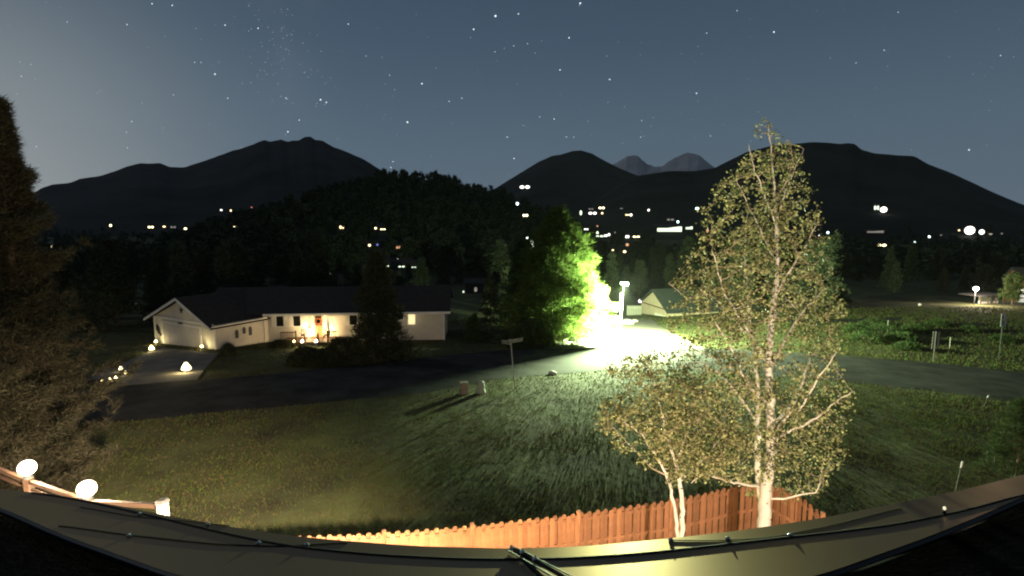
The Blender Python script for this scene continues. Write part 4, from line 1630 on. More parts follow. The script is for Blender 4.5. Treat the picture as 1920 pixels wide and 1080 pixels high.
MB().ball(0.27, (0, 0, 0), 12, 8).build('globe', 'e_pink', sl_)
MB().lathe([(0.05, 0), (0.09, 0.06)], 8, (0, 0.1, 0.26)).build('mount', 'iron', sl_)
th = thing('yard_fence', 'short grey board fence between street lamp and tan garage', 'fence')
pa, pb = at(1176, 604, 82), at(1201, 602, 82)
za = t(pa[0], pa[1])
for i in range(9):
    f = i / 8
    mb = MB()
    x, y = pa[0] * (1 - f) + pb[0] * f, pa[1] * (1 - f) + pb[1] * f
    mb.box(x - 0.09, x + 0.09, y - 0.02, y + 0.02, za - 0.2, za + 1.5)
    mb.build('slat', 'postwood', th)
mb = MB()
mb.box(pa[0], pb[0], pa[1] + 0.03, pa[1] + 0.07, za + 1.1, za + 1.2)
mb.build('rail', 'postwood', th)

# ------------------------------------------------------------------ street sign, pedestals
p = hit(966, 731)
th = thing('street_sign', 'leaning steel post with two crossed street name blades', 'street sign', p)
dd_ = project(p)[2]
H = (731 - 636) * dd_ / FPX
tx = -0.09 * H
MB().tube([(0, 0, -0.2), (tx, 0, H)], 0.032, 6).build('post', 'steel', th)


def blade(parent, L, cx, cz, ang, tilt, m):
    mb = MB()
    ca, sa = math.cos(ang), math.sin(ang)

    def F(x, y, z):
        return (cx + x * ca - y * sa, x * sa + y * ca, cz + z + x * tilt)
    mb.box(-L / 2, L / 2, -0.012, 0.012, -0.10, 0.10, F=F, bev=0.005)
    b = mb.build('name_blade', m, parent)
    mb = MB()
    for i in range(9):
        if i == 4:
            continue
        x = -L * 0.38 + i * L * 0.095
        mb.box(x - 0.022, x + 0.022, -0.0155, -0.0125, -0.045, 0.045, F=F)
    mb.build('lettering', 'signdark', b)['kind'] = 'stuff'
    return b


blade(th, 0.85, tx + 0.26, H - 0.02, 0.25, 0.10, 'signgreen')
blade(th, 0.70, tx - 0.25, H - 0.12, -0.75, 0.04, 'signgreen')
MB().box(tx - 0.04, tx + 0.04, -0.04, 0.04, H - 0.25, H + 0.05, bev=0.01).build('bracket', 'steel', th)

p = hit(870, 739)
th = thing('utility_box', 'square tan utility pedestal beside the road', 'utility box', p, 0.25)
MB().box(-0.20, 0.20, -0.18, 0.18, -0.1, 0.62, bev=0.02).build('body', 'pedestal_tan', th)
MB().box(-0.23, 0.23, -0.21, 0.21, 0.622, 0.68, bev=0.02).build('lid', 'pedestal_tan', th)
MB().box(-0.14, 0.14, -0.19, -0.181, 0.12, 0.52).build('door', 'pedestal_tan', th)
p = hit(902, 737)
th = thing('cable_pedestal', 'domed grey cable pedestal right of the square utility box', 'utility box', p)
MB().lathe([(0.25, -0.1), (0.24, 0.18), (0.215, 0.20), (0.205, 0.5), (0.17, 0.62), (0.09, 0.69), (0.01, 0.71)], 18).build('dome', 'pedestal', th, True)
MB().lathe([(0.27, -0.1), (0.27, 0.06), (0.245, 0.08)], 18).build('base', 'pedestal', th)

# right-hand roadside
p = hit(1872, 676)
dd_ = project(p)[2]
H = (676 - 588) * dd_ / FPX
th = thing('road_sign', 'white rectangular road sign with dark print on a thin post', 'road sign', p)
MB().tube([(0, 0, -0.2), (0, 0, H - 0.1)], 0.025, 6).build('post', 'iron', th)
mb = MB()
w_, s0 = 0.21, H - 23 * dd_ / FPX
mb.box(-w_, w_, -0.05, -0.03, s0, H, bev=0.01)
mb.build('plate', 'signface', th)
mb = MB()
mb.box(-w_ * .9, -w_ * .2, -0.054, -0.0505, H - 0.30, H - 0.05)
mb.box(-w_ * .9, w_ * .9, -0.054, -0.0505, H - 0.36, H - 0.32)
mb.box(w_ * .5, w_ * .9, -0.054, -0.0505, H - 0.15, H - 0.05)
for i in range(4):
    mb.box(-w_ * .45, w_ * .45, -0.054, -0.0505, s0 + 0.12 + i * 0.1, s0 + 0.17 + i * 0.1)
mb.build('print', 'signdark', th)

p = hit(1750, 678)
dd_ = project(p)[2]
th = thing('marker_post', 'dark post carrying two pale upright boards beside the road', 'marker post', p)
H = (678 - 620) * dd_ / FPX
MB().tube([(0, 0, -0.2), (0, 0, H)], 0.04, 6).build('post', 'iron', th)
for s_ in (-1, 1):
    MB().box(s_ * 0.19 - 0.085, s_ * 0.19 + 0.085, -0.05, -0.03, H * 0.42, H - (0.05 if s_ > 0 else 0), bev=0.008).build('board', 'postwood', th)

for px, py, top, lb in ((1843, 765, 740, 'white tipped fence stake beside the road edge'), (1862, 868, 815, 'white tipped fence stake second nearest the solar panel'),
                        (1790, 925, 862, 'white tipped fence stake nearest the solar panel'), (1914, 790, 752, 'white tipped fence stake at the right picture edge')):
    p = hit(px, py)
    dd_ = project(p)[2]
    H = (py - top) * dd_ / FPX
    th = thing('fence_stake', lb, 'fence stake', p, group='steel stakes along the right lot line')
    lean = (8 if px < 1900 else 3) * dd_ / FPX
    f = 0.80
    MB().tube([(0, 0, -0.2), (lean * f, 0, H * f)], 0.018, 5).build('post', 'iron', th)
    MB().tube([(lean * f, 0, H * f + 0.002), (lean, 0, H)], 0.024, 5).build('tip', 'whitetip', th)
for px, py, top, lb in ((1663, 628, 600, 'thin grey stake among the bushes across the road'), (1780, 655, 632, 'short pale stake in the grass right of the marker post')):
    p = hit(px, py)
    dd_ = project(p)[2]
    th = thing('stake', lb, 'stake', p)
    MB().tube([(0, 0, -0.1), (0, 0, (py - top) * dd_ / FPX)], 0.03, 5).build('post', 'postwood', th)

rs = random.Random(5)
bl_ = [(1625, 640, 1.6, 'nearest shrub to the aspen crown'), (1655, 628, 1.9, 'largest shrub, behind the thin grey stake'), (1690, 640, 1.5, 'shrub midway between thin stake and marker post'),
       (1715, 622, 1.4, 'shrub up the slope behind the marker post'), (1640, 614, 1.6, 'farthest shrub at the wood edge'), (1605, 622, 1.3, 'shrub half hidden by aspen leaves'),
       (1700, 655, 1.1, 'small shrub just left of the marker post'), (1760, 612, 1.2, 'lone shrub right of the marker post'), (1820, 622, 1.0, 'small shrub left of the white road sign'), (1880, 640, 1.0, 'small shrub under the white road sign')]
for i, (px, py, s_, lb) in enumerate(bl_):
    bush('wild dark ' + lb, hit(px, py), s_, s_ * 0.8, s_ * 0.62, 1500, 0.26, 0.05, 70 + i, m='needle', group='wild shrubs across the right road')
p = hit(1905, 900)
conifer('young_pine', 'small dark young pine at the right edge of the lawn', p, 2.9, 1.0, 1300, 10, 0.16, 0.02, 91, m='needle', low=0.05, power=0.8)

# lit house group at the far right
p = hit(1826, 572)
dd_ = project(p)[2]
th = thing('yard_lamp', 'pole yard lamp glaring above the lit parking spot at right', 'yard lamp', p)
H = (572 - 541) * dd_ / FPX
MB().tube([(0, 0, -0.3), (0, 0, H - 0.2)], 0.06, 8).build('pole', 'iron', th)
MB().lathe([(0.12, -0.25), (0.3, -0.1), (0.2, 0.05)], 10, (0, 0, H + 0.25)).build('hood', 'iron', th)
MB().ball(0.34, (0, 0, H), 14, 8).build('globe', 'e_hot', th)
lamp('yard_bulb', (p[0] + 0.2, p[1] - 0.7, p[2] + H), 6000, (1.0, 0.80, 0.60), 0.2)
yp = p
th = thing('carport', 'low white carport wall lit brightly under the yard lamp', 'carport')
a_ = at(1829, 566, dd_ + 2)
b_ = at(1872, 563, dd_ + 3.5)
Fc, Lc = frame2(a_[0], a_[1], b_[0], b_[1])
zc_ = a_[2] - 0.2
part('wall', 'trim', Fc, [(0.8, Lc, 0.0, 0.1, zc_ - 1.4, zc_ + 1.05)], th)
for i in range(4):
    part('post', 'darkwood', Fc, [(i * Lc / 3 - 0.05, i * Lc / 3 + 0.05, -0.7, -0.6, zc_ - 1.0, zc_ + 1.1)], th)
part('roof', 'farroof', Fc, [(-0.4, Lc + 0.3, -0.9, 2.2, zc_ + 1.1, zc_ + 1.25)], th)
th = thing('red_house', 'red gabled house with white side wall at the right edge', 'house')
a_ = at(1884, 540, dd_ + 14)
b_ = at(1912, 540, dd_ + 10)
Fr, Lr = frame2(a_[0], a_[1], b_[0], b_[1])
zt = at(1884, 518, dd_ + 14)[2]
zp_ = at(1900, 502, dd_ + 12)[2]
zg = t(a_[0], a_[1])
mb = MB()
h2 = Lr / 2
mb.add([Fr(0, 0, zg - 1), Fr(Lr, 0, zg - 1), Fr(Lr, 0, zt), Fr(h2, 0, zp_ - 0.1), Fr(0, 0, zt), Fr(0, 9, zg - 1), Fr(Lr, 9, zg - 1), Fr(Lr, 9, zt), Fr(h2, 9, zp_ - 0.1), Fr(0, 9, zt)],
       [[0, 1, 2, 3, 4], [9, 8, 7, 6, 5], [0, 5, 6, 1], [1, 6, 7, 2], [4, 9, 5, 0], [2, 7, 8, 3], [3, 8, 9, 4]])
mb.build('wall', 'redwall', th)
gable_roof(Fr, 0, 0, -0.4, 9.4, -0.4, Lr + 0.4, zt - 0.25, zp_).build('roof', 'farroof', th)
w = part('window', 'trim', Fr, [(0.5, 1.3, -0.06, -0.004, zt - 1.6, zt - 0.3)], th)
part('pane', M['e_dim'], Fr, [(0.58, 1.22, -0.08, -0.061, zt - 1.5, zt - 0.4)], w)
wl2 = part('porch_wall', 'trim', Fr, [(Lr + 0.3, Lr + 5, -0.2, 0.0, zg - 1, zt - 1.6)], th)
lamp('porch_bulb', Fr(Lr + 2.0, -1.6, zt - 1.0), 500, (0.95, 1.0, 0.85), 0.15)
p = hit(1897, 572)
dd2 = project(p)[2]
conifer('yard_tree', 'small rounded yard tree in front of the red gabled house', p, (572 - 512) * dd2 / FPX, 1.3, 900, 9, 0.35, 0.07, 93, m='needle', low=0.2, power=0.35, limbs=False)

# ------------------------------------------------------------------ left pines (near)
def near_pine(px, top, depth, r, nt, seed, label, **k):
    pb = at(960, 900, depth)
    k0 = (540 - top) / FPX
    zz = pb[1] * (-math.sin(PITCH) + k0 * math.cos(PITCH)) / (math.cos(PITCH) + k0 * math.sin(PITCH))
    pb[0] = (px - 960) / FPX * (pb[1] * math.cos(PITCH) - zz * math.sin(PITCH))
    pb[2] = t(pb[0], pb[1])
    k_ = (540 - top) / FPX
    zt = CZ + pb[1] * (-math.sin(PITCH) + k_ * math.cos(PITCH)) / (math.cos(PITCH) + k_ * math.sin(PITCH))
    return conifer('pine_tree', label, pb, zt - pb[2], r, nt, 46, 0.21, 0.026, seed, m='needle_near', low=0.02, lump=0.5, tr=0.2, wob=0.2, limbs=False, **k)


near_pine(-14, 186, 17.5, 1.95, 3000, 61, 'tall near pine cut by the left picture edge', droop=-0.20, power=0.95)
near_pine(40, 556, 20.5, 1.5, 1100, 62, 'bushy shorter pine right of the tall near pine', droop=-0.12, power=0.5)
near_pine(-5, 705, 15.0, 1.6, 1100, 63, 'low spreading pine bottom left above the globe lamps', droop=-0.1, power=0.45)

# ------------------------------------------------------------------ valley lights
LIGHTS = [
    # px, py, w px, h px, colour, kind, label
    (76, 389, 5, 4, 'e_yellow', 'h', 'far house light high on the left slope beside the tall pine'),
    (97, 462, 4, 4, 'e_yellow', 'h', 'lone far house light low beside the tall left pine'),
    (208, 423, 4, 5, 'e_yellow', 'h', 'lone far house light left of the long lit row'),
    (283, 426, 9, 4, 'e_yellow', 'h', 'far house light starting the lit row under the left mountain'),
    (308, 425, 5, 3, 'e_warm', 'h', 'second far house light in the row under the left mountain'),
    (325, 426, 9, 4, 'e_dim', 'h', 'dim far house glow in the row under the left mountain'),
    (348, 429, 5, 4, 'e_yellow', 'h', 'far house light ending the lit row under the left mountain'),
    (238, 458, 3, 3, 'e_dim', 'h', 'faint far house light below the lit row'),
    (415, 394, 4, 3, 'e_white', 'h', 'far white house light on the left mountain foot'),
    (433, 395, 3, 4, 'e_warm', 'h', 'far pair of warm lights right of the white one'),
    (472, 389, 3, 3, 'e_red', 'h', 'tiny reddish house light at the wooded hill edge'),
    (442, 425, 8, 2, 'e_warm', 'h', 'small twin lit house windows left of the wooded hill'),
    (564, 377, 3, 3, 'e_dim', 'h', 'very dim house light near the wooded hill crest'),
    (641, 426, 8, 7, 'e_warm', 'h', 'bright warm house on the wooded hill slope'),
    (706, 428, 7, 4, 'e_yellow', 'h', 'house with bright lit window on the wooded hill'),
    (718, 430, 10, 2, 'e_yellow', 'h', 'house with low wide lit window right of the bright one'),
    (696, 460, 11, 5, 'e_warm', 'h', 'house with two warm windows below the wooded hill'),
    (708, 459, 4, 4, 'e_blue', 'h', 'small house with a blue light below the wooded hill'),
    (747, 464, 9, 6, 'e_orange', 'h', 'house with orange glow right of the blue light'),
    (694, 504, 7, 4, 'e_white', 'h', 'white light leak left end of the cluster above the roof'),
    (702, 499, 7, 4, 'e_green', 'h', 'pale green light leak in the cluster above the spruce'),  # cluster panes stand in for light leaking through the trees
    (717, 495, 8, 8, 'e_green', 'h', 'brightest green light leak above the spruce'),
    (727, 499, 5, 3, 'e_green', 'h', 'small green light leak right of the spruce top'),
    (748, 487, 6, 7, 'e_green', 'h', 'green white light leak highest in the cluster'),
    (753, 500, 12, 3, 'e_green', 'h', 'low wide green light in the cluster right half'),
    (776, 501, 10, 2, 'e_green', 'h', 'green light strip ending the cluster at right'),
    (760, 492, 4, 5, 'e_green', 'h', 'narrow green light leak within the cluster'),
    (984, 351, 19, 6, 'e_white', 'h', 'brilliant large lodge high on the middle mountain'),
    (970, 382, 5, 5, 'e_cool', 'p', 'cool white pole light below the bright lodge'),
    (985, 404, 10, 5, 'e_yellow', 'h', 'yellow glow standing in for a lit tree below the cool pole light'),  # glowing pane in place of a lit tree
    (997, 458, 17, 19, 'e_green', 'p', 'big greenish glow standing in for a floodlit tree behind the lit pine'),  # glowing ball in place of a tree lit by a floodlight
    (989, 446, 5, 4, 'e_cool', 'p', 'small cool light above the greenish glow'),
    (948, 460, 4, 4, 'e_dim', 'h', 'dim house light left of the greenish glow'),
    (988, 486, 9, 6, 'e_warm', 'h', 'warm lit window below the greenish glow'),
    (970, 485, 3, 4, 'e_warm', 'h', 'narrow warm window left of the wider warm one'),
    (1035, 400, 4, 4, 'e_white', 'p', 'white point light left of the lit valley row'),
    (1089, 399, 5, 9, 'e_green', 'p', 'tall bright green white light just above the lit pine'),
    (1111, 400, 15, 5, 'e_white', 'h', 'widest lit building front in the valley row'),
    (1128, 390, 11, 4, 'e_yellow', 'h', 'yellow lit building above the valley row'),
    (1108, 392, 9, 3, 'e_dim', 'h', 'dim building above the widest lit front'),
    (1129, 400, 4, 4, 'e_warm', 'h', 'small light right of the widest lit front'),
    (1165, 391, 6, 2, 'e_dim', 'h', 'dim flat building light in the valley row'),
    (1176, 403, 7, 3, 'e_warm', 'h', 'warm flat light right half of the valley row'),
    (1183, 403, 5, 5, 'e_white', 'p', 'round white light ending the valley row'),
    (1216, 394, 4, 4, 'e_white', 'p', 'single white light right of the valley row'),
    (1307, 391, 7, 4, 'e_cool', 'p', 'cool white light beside the tall aspen crown'),
    (1257, 412, 13, 4, 'e_dim', 'h', 'dim pinkish building above the green lit wall'),
    (1271, 416, 4, 4, 'e_cool', 'p', 'cool lamp over the green lit wall'),
    (1255, 431, 44, 9, 'e_green', 'w', 'long pale green floodlit wall in the valley, drawn as glowing'),
    (1292, 428, 12, 5, 'e_green', 'w', 'short green lit wall beside the aspen, drawn as glowing'),
    (1326, 433, 5, 7, 'e_orange', 'h', 'orange house light at the aspen leaves'),
    (1099, 430, 8, 3, 'e_white', 'h', 'small white house light right of the pine top'),
    (1120, 438, 5, 9, 'e_green', 'p', 'tall bright light left in the lower valley row'),
    (1124, 443, 14, 4, 'e_green', 'h', 'bright lit house left in the lower valley row'),
    (1135, 442, 7, 5, 'e_white', 'h', 'middle lit house in the lower valley row'),
    (1142, 440, 5, 5, 'e_white', 'p', 'round light right of the middle lower row house'),
    (1153, 436, 3, 3, 'e_dim', 'h', 'dim light in the gap of the lower row'),
    (1176, 444, 7, 6, 'e_white', 'h', 'bright lit house right in the lower valley row'),
    (1193, 444, 13, 3, 'e_yellow', 'h', 'flat yellow light ending the lower valley row'),
    (1176, 459, 6, 6, 'e_orange', 'h', 'orange lit house below the lower valley row'),
    (1171, 472, 6, 5, 'e_warm', 'h', 'warm lit window lowest above the street lamp'),
    (1149, 469, 4, 3, 'e_warm', 'h', 'small warm light left of the lowest lit window'),
    (1120, 424, 3, 3, 'e_orange', 'h', 'tiny orange light between the two valley rows'),
    (1552, 436, 4, 4, 'e_cool', 'p', 'cool light just right of the aspen crown'),
    (1536, 442, 3, 3, 'e_white', 'p', 'small light touching the aspen crown edge'),
    (1656, 393, 16, 13, 'e_hot', 'p', 'glaring floodlight on the right mountain slope'),
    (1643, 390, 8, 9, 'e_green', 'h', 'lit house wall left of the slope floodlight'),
    (1653, 460, 14, 5, 'e_yellow', 'h', 'row of yellow lights below the slope floodlight'),
    (1641, 435, 26, 4, 'e_dim', 'w', 'long dim wall below the slope floodlight, drawn as glowing'),
    (1742, 444, 4, 4, 'e_cool', 'p', 'cool light midway along the right valley'),
    (1715, 454, 3, 3, 'e_cool', 'p', 'smaller cool light left of the midway one'),
    (1764, 441, 3, 3, 'e_dim', 'h', 'dim light right of the midway cool light'),
    (1798, 432, 3, 3, 'e_warm', 'h', 'small warm light left of the biggest floodlight'),
    (1817, 432, 22, 20, 'e_hot', 'p', 'biggest glaring floodlight in the right valley'),
    (1840, 435, 9, 9, 'e_white', 'p', 'white lamp right of the biggest floodlight'),
    (1857, 439, 6, 3, 'e_dim', 'h', 'dim house right of the white lamp'),
    (1878, 438, 3, 3, 'e_dim', 'h', 'dim house light furthest right in the valley'),
    (1868, 493, 3, 3, 'e_cool', 'p', 'small cool light above the yard lamp'),
    (256, 571, 3, 6, 'e_dim', 'p', 'faint pale light in the dark trees above the garage gable'),
    (619, 513, 3, 4, 'e_dim', 'p', 'faint light in the trees above the house roof'),
    (869, 547, 3, 4, 'e_green', 'p', 'small green light right of the house roof'),
    (892, 543, 6, 10, 'e_dim', 'h', 'dim greenish window among trees right of the house'),
    (904, 536, 3, 3, 'e_green', 'p', 'tiny green light above the dim greenish window'),
    (1724, 571, 6, 5, 'e_dim', 'p', 'faint pale box beyond the right meadow'),
]
shape_cache = {}


def unit(name, kind):
    if (name, kind) in shape_cache:
        return shape_cache[(name, kind)]
    mb = MB()
    if name == 'wall':
        mb.box(-1, 1, 0.02, 1.4, -1.0, 0.9)
    elif name == 'roof':
        mb.add([(-1.15, -0.15, 0.9), (1.15, -0.15, 0.9), (1.15, 1.55, 0.9), (-1.15, 1.55, 0.9), (-1.15, 0.7, 1.5), (1.15, 0.7, 1.5)],
               [[0, 1, 5, 4], [2, 3, 4, 5], [0, 4, 3], [1, 2, 5], [0, 3, 2, 1]])
    elif name == 'ball':
        mb.ball(0.5, (0, 0, 0), 10, 6)
    elif name == 'pane':
        for cx in ((-0.0,) if kind[0] == 'r' else (-0.27, 0.27)):
            hwid = 0.5 if kind[0] == 'r' else 0.23
            ring = [(cx + hwid * math.cos(a), 0.46 * math.sin(a) * (1.1 if math.sin(a) > 0 else 0.9)) for a in np.linspace(0, 2 * PI, 9)[:-1]]
            mb.add([(x, -0.03, z) for x, z in ring] + [(x, 0, z) for x, z in ring], [list(range(8)), list(range(15, 7, -1))] + [[i, i + 8, (i + 1) % 8 + 8, (i + 1) % 8] for i in range(8)])
    elif name == 'glow_facade':
        mb.box(-0.5, 0.5, -0.05, 0.0, -0.35, 0.35)
        mb.add([(-0.1, 0, 0.35), (0.5, 0, 0.35), (0.5, 0, 0.75), (-0.1, 0.1, 0.35), (0.5, 0.1, 0.35), (0.5, 0.1, 0.75)], [[0, 1, 2], [3, 5, 4], [0, 3, 4, 1], [1, 4, 5, 2], [2, 5, 3, 0]])
    me = rawmesh(name, mb.v, mb.f)
    shape_cache[(name, kind)] = me
    return me


LP = []
for (px, py, w, h, c, kd, lb) in LIGHTS:
    p = cast(px, py + h * 0.5 + 2)
    if p is None or project(p)[2] > 6000:
        p = at(px, py, 2500)
        p[2] = down(p[0], p[1])
    d = project(p)[2]
    sc = d / FPX
    z = at(px, py, d)[2]
    gnd = p[2]
    W, H = w * sc, h * sc
    yaw = -math.atan2(p[0], p[1])
    LP.append((px, py, d, max(w, h)))
    if kd == 'p':
        root = thing('pole_light', lb, 'light', (p[0], p[1], gnd), yaw, 'lights scattered over the dark valley')
        me = rawmesh('globe', unit('ball', c).vertices and [tuple(v.co) for v in unit('ball', c).vertices], [list(q.vertices) for q in unit('ball', c).polygons])
        o = obj('globe', me, c, root)
        o.location = (0, 0, z - gnd)
        o.scale = (W * 0.72, W * 0.72, H * 0.8) if w > 12 else (W * 0.9, W * 0.9, H)
        mb = MB()
        mb.tube([(0, 0.1, -1), (0, 0.1, max(z - gnd - H / 2, 0.5))], max(0.08, sc * 0.3), 5)
        mb.build('pole', 'iron', root)
    else:
        root = thing('distant_house', lb, 'house', (p[0], p[1], z), yaw, 'lights scattered over the dark valley')
        S = max(3.0, W * 0.6)
        me = unit('wall', 'w')
        o = obj('wall', me, 'farwall', root)
        o.scale = (S, S, max(2.0, H * 0.75))
        me = unit('roof', 'w')
        o = obj('roof', me, 'farroof', root)
        o.scale = (S, S, max(2.0, H * 0.75))
        src = unit('glow_facade' if kd == 'w' else 'pane', ('r' if w < 7 else 'w') + c)
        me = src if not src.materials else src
        o = obj('window', me, c, root)  # on walls this front glows in place of floodlight falling on it
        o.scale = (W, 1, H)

# ------------------------------------------------------------------ forest
variants = []
for i, (r_, pw, lo, dr_) in enumerate(((0.19, 0.85, 0.04, 0.1), (0.23, 0.7, 0.10, 0.0), (0.17, 0.95, 0.02, 0.22), (0.27, 0.55, 0.14, -0.05), (0.21, 0.8, 0.06, 0.1))):
    v, f, br = conifer_mesh(10.0, r_ * 10, 900, 6, 0.50, 0.13, 200 + i, low=lo, droop=dr_, power=pw, lump=0.35)
    me = rawmesh('crown', v, f)
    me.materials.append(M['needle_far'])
    mb = MB()
    mb.tube([(0, 0, -1), (0, 0, 5), (0, 0, 9.6)], [0.16, 0.11, 0.02], 5)
    tm = rawmesh('trunk', mb.v, mb.f)
    tm.materials.append(M['bark'])
    variants.append((me, tm, r_ * 10))


def tree_ok(x, y, z0, h, r):
    a, b, d = project((x, y, z0 + h / 2))
    top = project((x, y, z0 + h))[1]
    bot = project((x, y, z0))[1]
    wp = r * 0.8 * FPX / d
    for (lx, ly, ld, lw) in LP:
        if ld > d and top - 1 < ly + lw / 2 < bot + 3:
            wid = wp * min(1, max(0.15, (ly - top) / max(1, bot - top)) + 0.1) + lw / 2 + 1
            if abs(lx - a) < wid:
                return False
    return True


BLOCK = [(-36, 60, -3, 0), ]


def blocked(x, y):
    if -38 < x < -3 and 42 < y < 62:
        return True
    if 4 < x < 34 and 46 < y < 102:
        return True
    if 2 < x < 10 and y < 66:
        return True
    return False


kinds = [('dark conifer in the wood behind the white house', 'dark conifers behind the white house'),
         ('dark conifer in the wood right of the street lamp', 'dark conifers right of the street lamp')]
placed = 0
tries = 0
R2 = random.Random(99)
rows = []
while placed < 190 and tries < 6000:
    tries += 1
    d = 58 + 150 * R2.random() ** 1.3
    px = R2.uniform(-80, 2000)
    if 1560 < px and d < 105:
        continue
    x = (px - 960) / FPX * d
    y = d * 0.99
    if blocked(x, y):
        continue
    if any((x - a) ** 2 + (y - b) ** 2 < (1.6 + d * 0.012) ** 2 for a, b in rows):
        continue
    z0 = down(x, y)
    lim = R2.uniform(432, 505)
    if px < 170:
        lim = R2.uniform(455, 520)
    hmax = at(px, lim, d)[2] - z0
    h = min(hmax, R2.uniform(9, 17))
    if h < 4:
        continue
    me, tm, rr = variants[R2.randrange(5)]
    s = h / 10
    if not tree_ok(x, y, z0, h, rr * s):
        h *= 0.55
        s = h / 10
        if not tree_ok(x, y, z0, h, rr * s):
            continue
    k = 0 if px < 1000 else 1
    root = thing('conifer_tree', kinds[k][0], 'tree', (x, y, z0), R2.uniform(0, 6.28), kinds[k][1])
    ws = s * R2.uniform(0.85, 1.25)
    root.scale = (ws, ws, s)
    obj('crown', me, None, root)
    obj('trunk', tm, None, root)
    rows.append((x, y))
    placed += 1

# skyline trees on the wooded hill: individuals, then the mass behind them
lowv = []
for i in range(4):
    v, f, br = conifer_mesh(9.0, 1.9 + 0.35 * i, 70, 4, 1.5, 0.75, 300 + i, low=0.12, droop=0.05, power=0.6, lump=0.4)
    me = rawmesh('crown', v, f)
    me.materials.append(M['needle_far'])
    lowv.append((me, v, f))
tmb = MB().tube([(0, 0, -1), (0, 0, 8)], [0.22, 0.05], 4)
tml = rawmesh('trunk', tmb.v, tmb.f)
tml.materials.append(M['bark'])
cnt = 0
massv, massf, mo = [], [], 0
tries = 0
while tries < 6000:
    tries += 1
    px = R2.uniform(330, 1130)
    d = R2.uniform(215, 440) if cnt >= 100 else R2.uniform(405, 436)
    x = (px - 960) / FPX * d
    y = d * 0.992
    z0 = down(x, y)
    h = R2.uniform(5.5, 10.5)
    if not tree_ok(x, y, z0, h, 2.6):
        continue
    i = R2.randrange(4)
    s = h / 9
    if cnt < 100:
        root = thing('skyline_pine', 'small dark pine on the crest of the wooded hill', 'tree', (x, y, z0 - 0.3), R2.uniform(0, 6.28), 'pines along the crest of the wooded hill')
        root.scale = (s * R2.uniform(0.7, 1.1),) * 2 + (s,)
        obj('crown', lowv[i][0], None, root)
        obj('trunk', tml, None, root)
    else:
        a = R2.uniform(0, 6.28)
        ca, sa = math.cos(a), math.sin(a)
        v = lowv[i][1] * s
        v = np.stack([v[:, 0] * ca - v[:, 1] * sa + x, v[:, 0] * sa + v[:, 1] * ca + y, v[:, 2] + z0 - 0.3], -1)
        massv.append(v)
        massf.append(lowv[i][2] + mo)
        mo += len(v)
    cnt += 1
    if cnt > 1500:
        break
# far valley wood on the flats to the left and right
n2 = 0
tries = 0
while n2 < 1100 and tries < 5000:
    tries += 1
    px = R2.choice((R2.uniform(-150, 520), R2.uniform(1050, 2050)))
    d = 230 * (1500 / 230) ** R2.random()
    x = (px - 960) / FPX * d
    y = d * 0.992
    z0 = down(x, y)
    h = R2.uniform(7, 14)
    if z0 > -6 or not tree_ok(x, y, z0, h, 4.0):
        continue
    i = R2.randrange(4)
    s = h / 9
    v = lowv[i][1] * np.array((s * 1.3, s * 1.3, s))
    massv.append(v + np.array((x, y, z0 - 0.3)))
    massf.append(lowv[i][2] + mo)
    mo += len(v)
    n2 += 1
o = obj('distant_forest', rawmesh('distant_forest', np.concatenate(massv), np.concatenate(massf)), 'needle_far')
tag(o, 'mass of dark pines covering the wooded hill and the valley floor', 'forest', kind='stuff')

# ------------------------------------------------------------------ grass
N = 420000
d = 7.5 * (75 / 7.5) ** (rng.random(N) ** 0.9)
px = rng.uniform(-150, 2080, N)
x = (px - 960) / FPX * d
y = d * 0.985 + rng.normal(size=N) * 0.3
keep = np.ones(N, bool)
for P in ROADS:
    keep &= ~inpoly(P, x, y)
keep &= ~((x > -33) & (x < -6) & (y > 48.4) & (y < 60))
keep &= y > 6
x, y, d = x[keep], y[keep], d[keep]
cl = np.array([(0.45 * mn.noise(Vector((a * 0.35, b * 0.35, 0.0))) + 0.35 * mn.noise(Vector((a * 1.7, b * 1.7, 3.0)))) for a, b in zip(x, y)])
thin = rng.random(len(x)) < 0.55 + 0.9 * cl
x, y, d, cl = x[thin], y[thin], d[thin], cl[thin]
z = T(x, y)
n = len(x)
D = rng.normal(size=(n, 3)) * 0.55
D[:, 2] = 1.0
D /= np.linalg.norm(D, axis=1, keepdims=True)
hgt = (0.05 + 0.11 * rng.random(n)) * (1 + 0.4 * cl) + 0.0013 * d
tall = (x > 12) & (y > 20)
hgt = np.where(tall, hgt * 1.5, hgt)
v, f = tris_from(np.stack([x, y, z - 0.02], -1), D, hgt, 0.010 + 0.0012 * d)
o = obj('meadow_grass', rawmesh('meadow_grass', v, f), 'grass')
tag(o, 'rough dry and green meadow grass covering the lawns and verges', 'grass', kind='stuff')

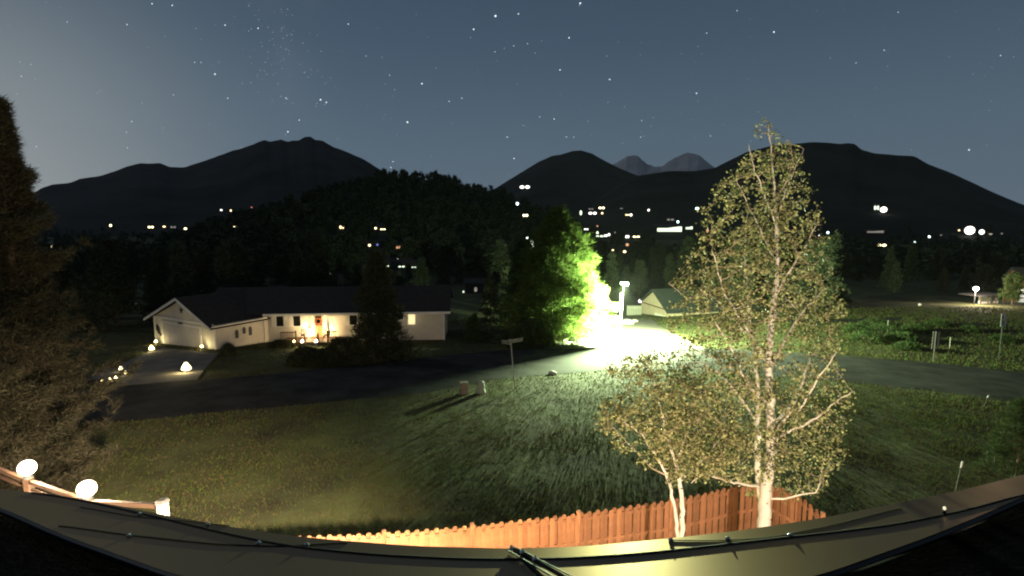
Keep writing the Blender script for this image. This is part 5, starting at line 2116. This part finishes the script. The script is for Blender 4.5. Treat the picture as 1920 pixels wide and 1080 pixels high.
# ------------------------------------------------------------------ stars
ST = [(285, 7, 2), (323, 10, 2), (238, 46, 1.6), (422, 47, 1.8), (484, 53, 1.8), (403, 139, 2.4), (427, 184, 1.6), (536, 184, 1.6), (601, 187, 2.4), (612, 192, 2),
      (561, 225, 1.6), (540, 247, 2.2), (247, 228, 1.5), (237, 248, 1.4), (239, 277, 1.4), (325, 178, 1.2), (653, 45, 1.6), (791, 157, 2.2), (764, 229, 2.6),
      (929, 30, 3.2), (888, 55, 2.2), (972, 26, 1.8), (1088, 6, 2.6), (1067, 71, 2.0), (1050, 131, 1.8), (1143, 149, 1.8), (842, 190, 1.4), (866, 184, 1.4), (951, 257, 1.5),
      (1039, 223, 1.6), (1012, 219, 1.2), (964, 297, 1.8), (737, 303, 1.4), (733, 314, 1.6), (1451, 60, 2.4), (1306, 175, 2.0), (1817, 281, 2.6), (1658, 94, 1.4),
      (1684, 23, 1.3), (1876, 104, 1.6), (1605, 118, 1.2), (1325, 62, 1.3), (1382, 20, 1.3), (1332, 255, 1.2), (126, 41, 1.3), (40, 143, 1.3), (58, 121, 1.1), (68, 275, 1.2),
      (377, 117, 1.2), (365, 117, 1.2), (731, 141, 1.2), (686, 105, 1.1), (989, 82, 1.1), (963, 86, 1.1), (928, 97, 1.1), (1203, 226, 1.2), (1201, 257, 1.2), (1062, 257, 1.2), (1076, 257, 1.2)]
mbs, mbd = MB(), MB()


def star(mb, px, py, r):
    c = at(px, py, 20000)
    s = r * 0.5 * 20
    c = [float(q) for q in c]
    mb.add([(c[0] + s, c[1], c[2]), (c[0] - s, c[1], c[2]), (c[0], c[1], c[2] + s), (c[0], c[1], c[2] - s), (c[0], c[1] - s, c[2]), (c[0], c[1] + s, c[2])],
           [[0, 2, 4], [2, 1, 4], [1, 3, 4], [3, 0, 4], [2, 0, 5], [1, 2, 5], [3, 1, 5], [0, 3, 5]])


for a, b, r in ST:
    star(mbs, a, b, r * 1.35)
for i in range(1500):
    px = R2.uniform(-900, 2800)
    py = R2.uniform(-900, 330)
    if R2.random() < 0.22:
        py = R2.uniform(-500, 200)
        px = 490 + (py) * 0.35 + R2.gauss(0, 45)
    star(mbd, px, py, R2.choice((0.9, 1.0, 1.2, 1.5)))
for mbx, mm, lb in ((mbs, 'e_star', 'brighter white stars in the night sky'), (mbd, 'e_star2', 'faint scattered stars in the night sky')):
    o = mbx.build('stars', mm)
    tag(o, lb, 'stars', kind='stuff')

# ------------------------------------------------------------------ thin night haze
hm = bpy.data.materials.new('haze_air')
hm.use_nodes = True
hn = hm.node_tree
for q in list(hn.nodes):
    if q.type == 'BSDF_PRINCIPLED':
        hn.nodes.remove(q)
pv = hn.nodes.new('ShaderNodeVolumePrincipled')
pv.inputs['Color'].default_value = (0.95, 0.95, 0.95, 1)
pv.inputs['Density'].default_value = 0.00002
hn.links.new(pv.outputs[0], hn.nodes['Material Output'].inputs['Volume'])
mb = MB().box(-12500, 12500, -300, 16000, -70, 2600)
o = mb.build('haze', hm)
o['kind'] = 'stuff'
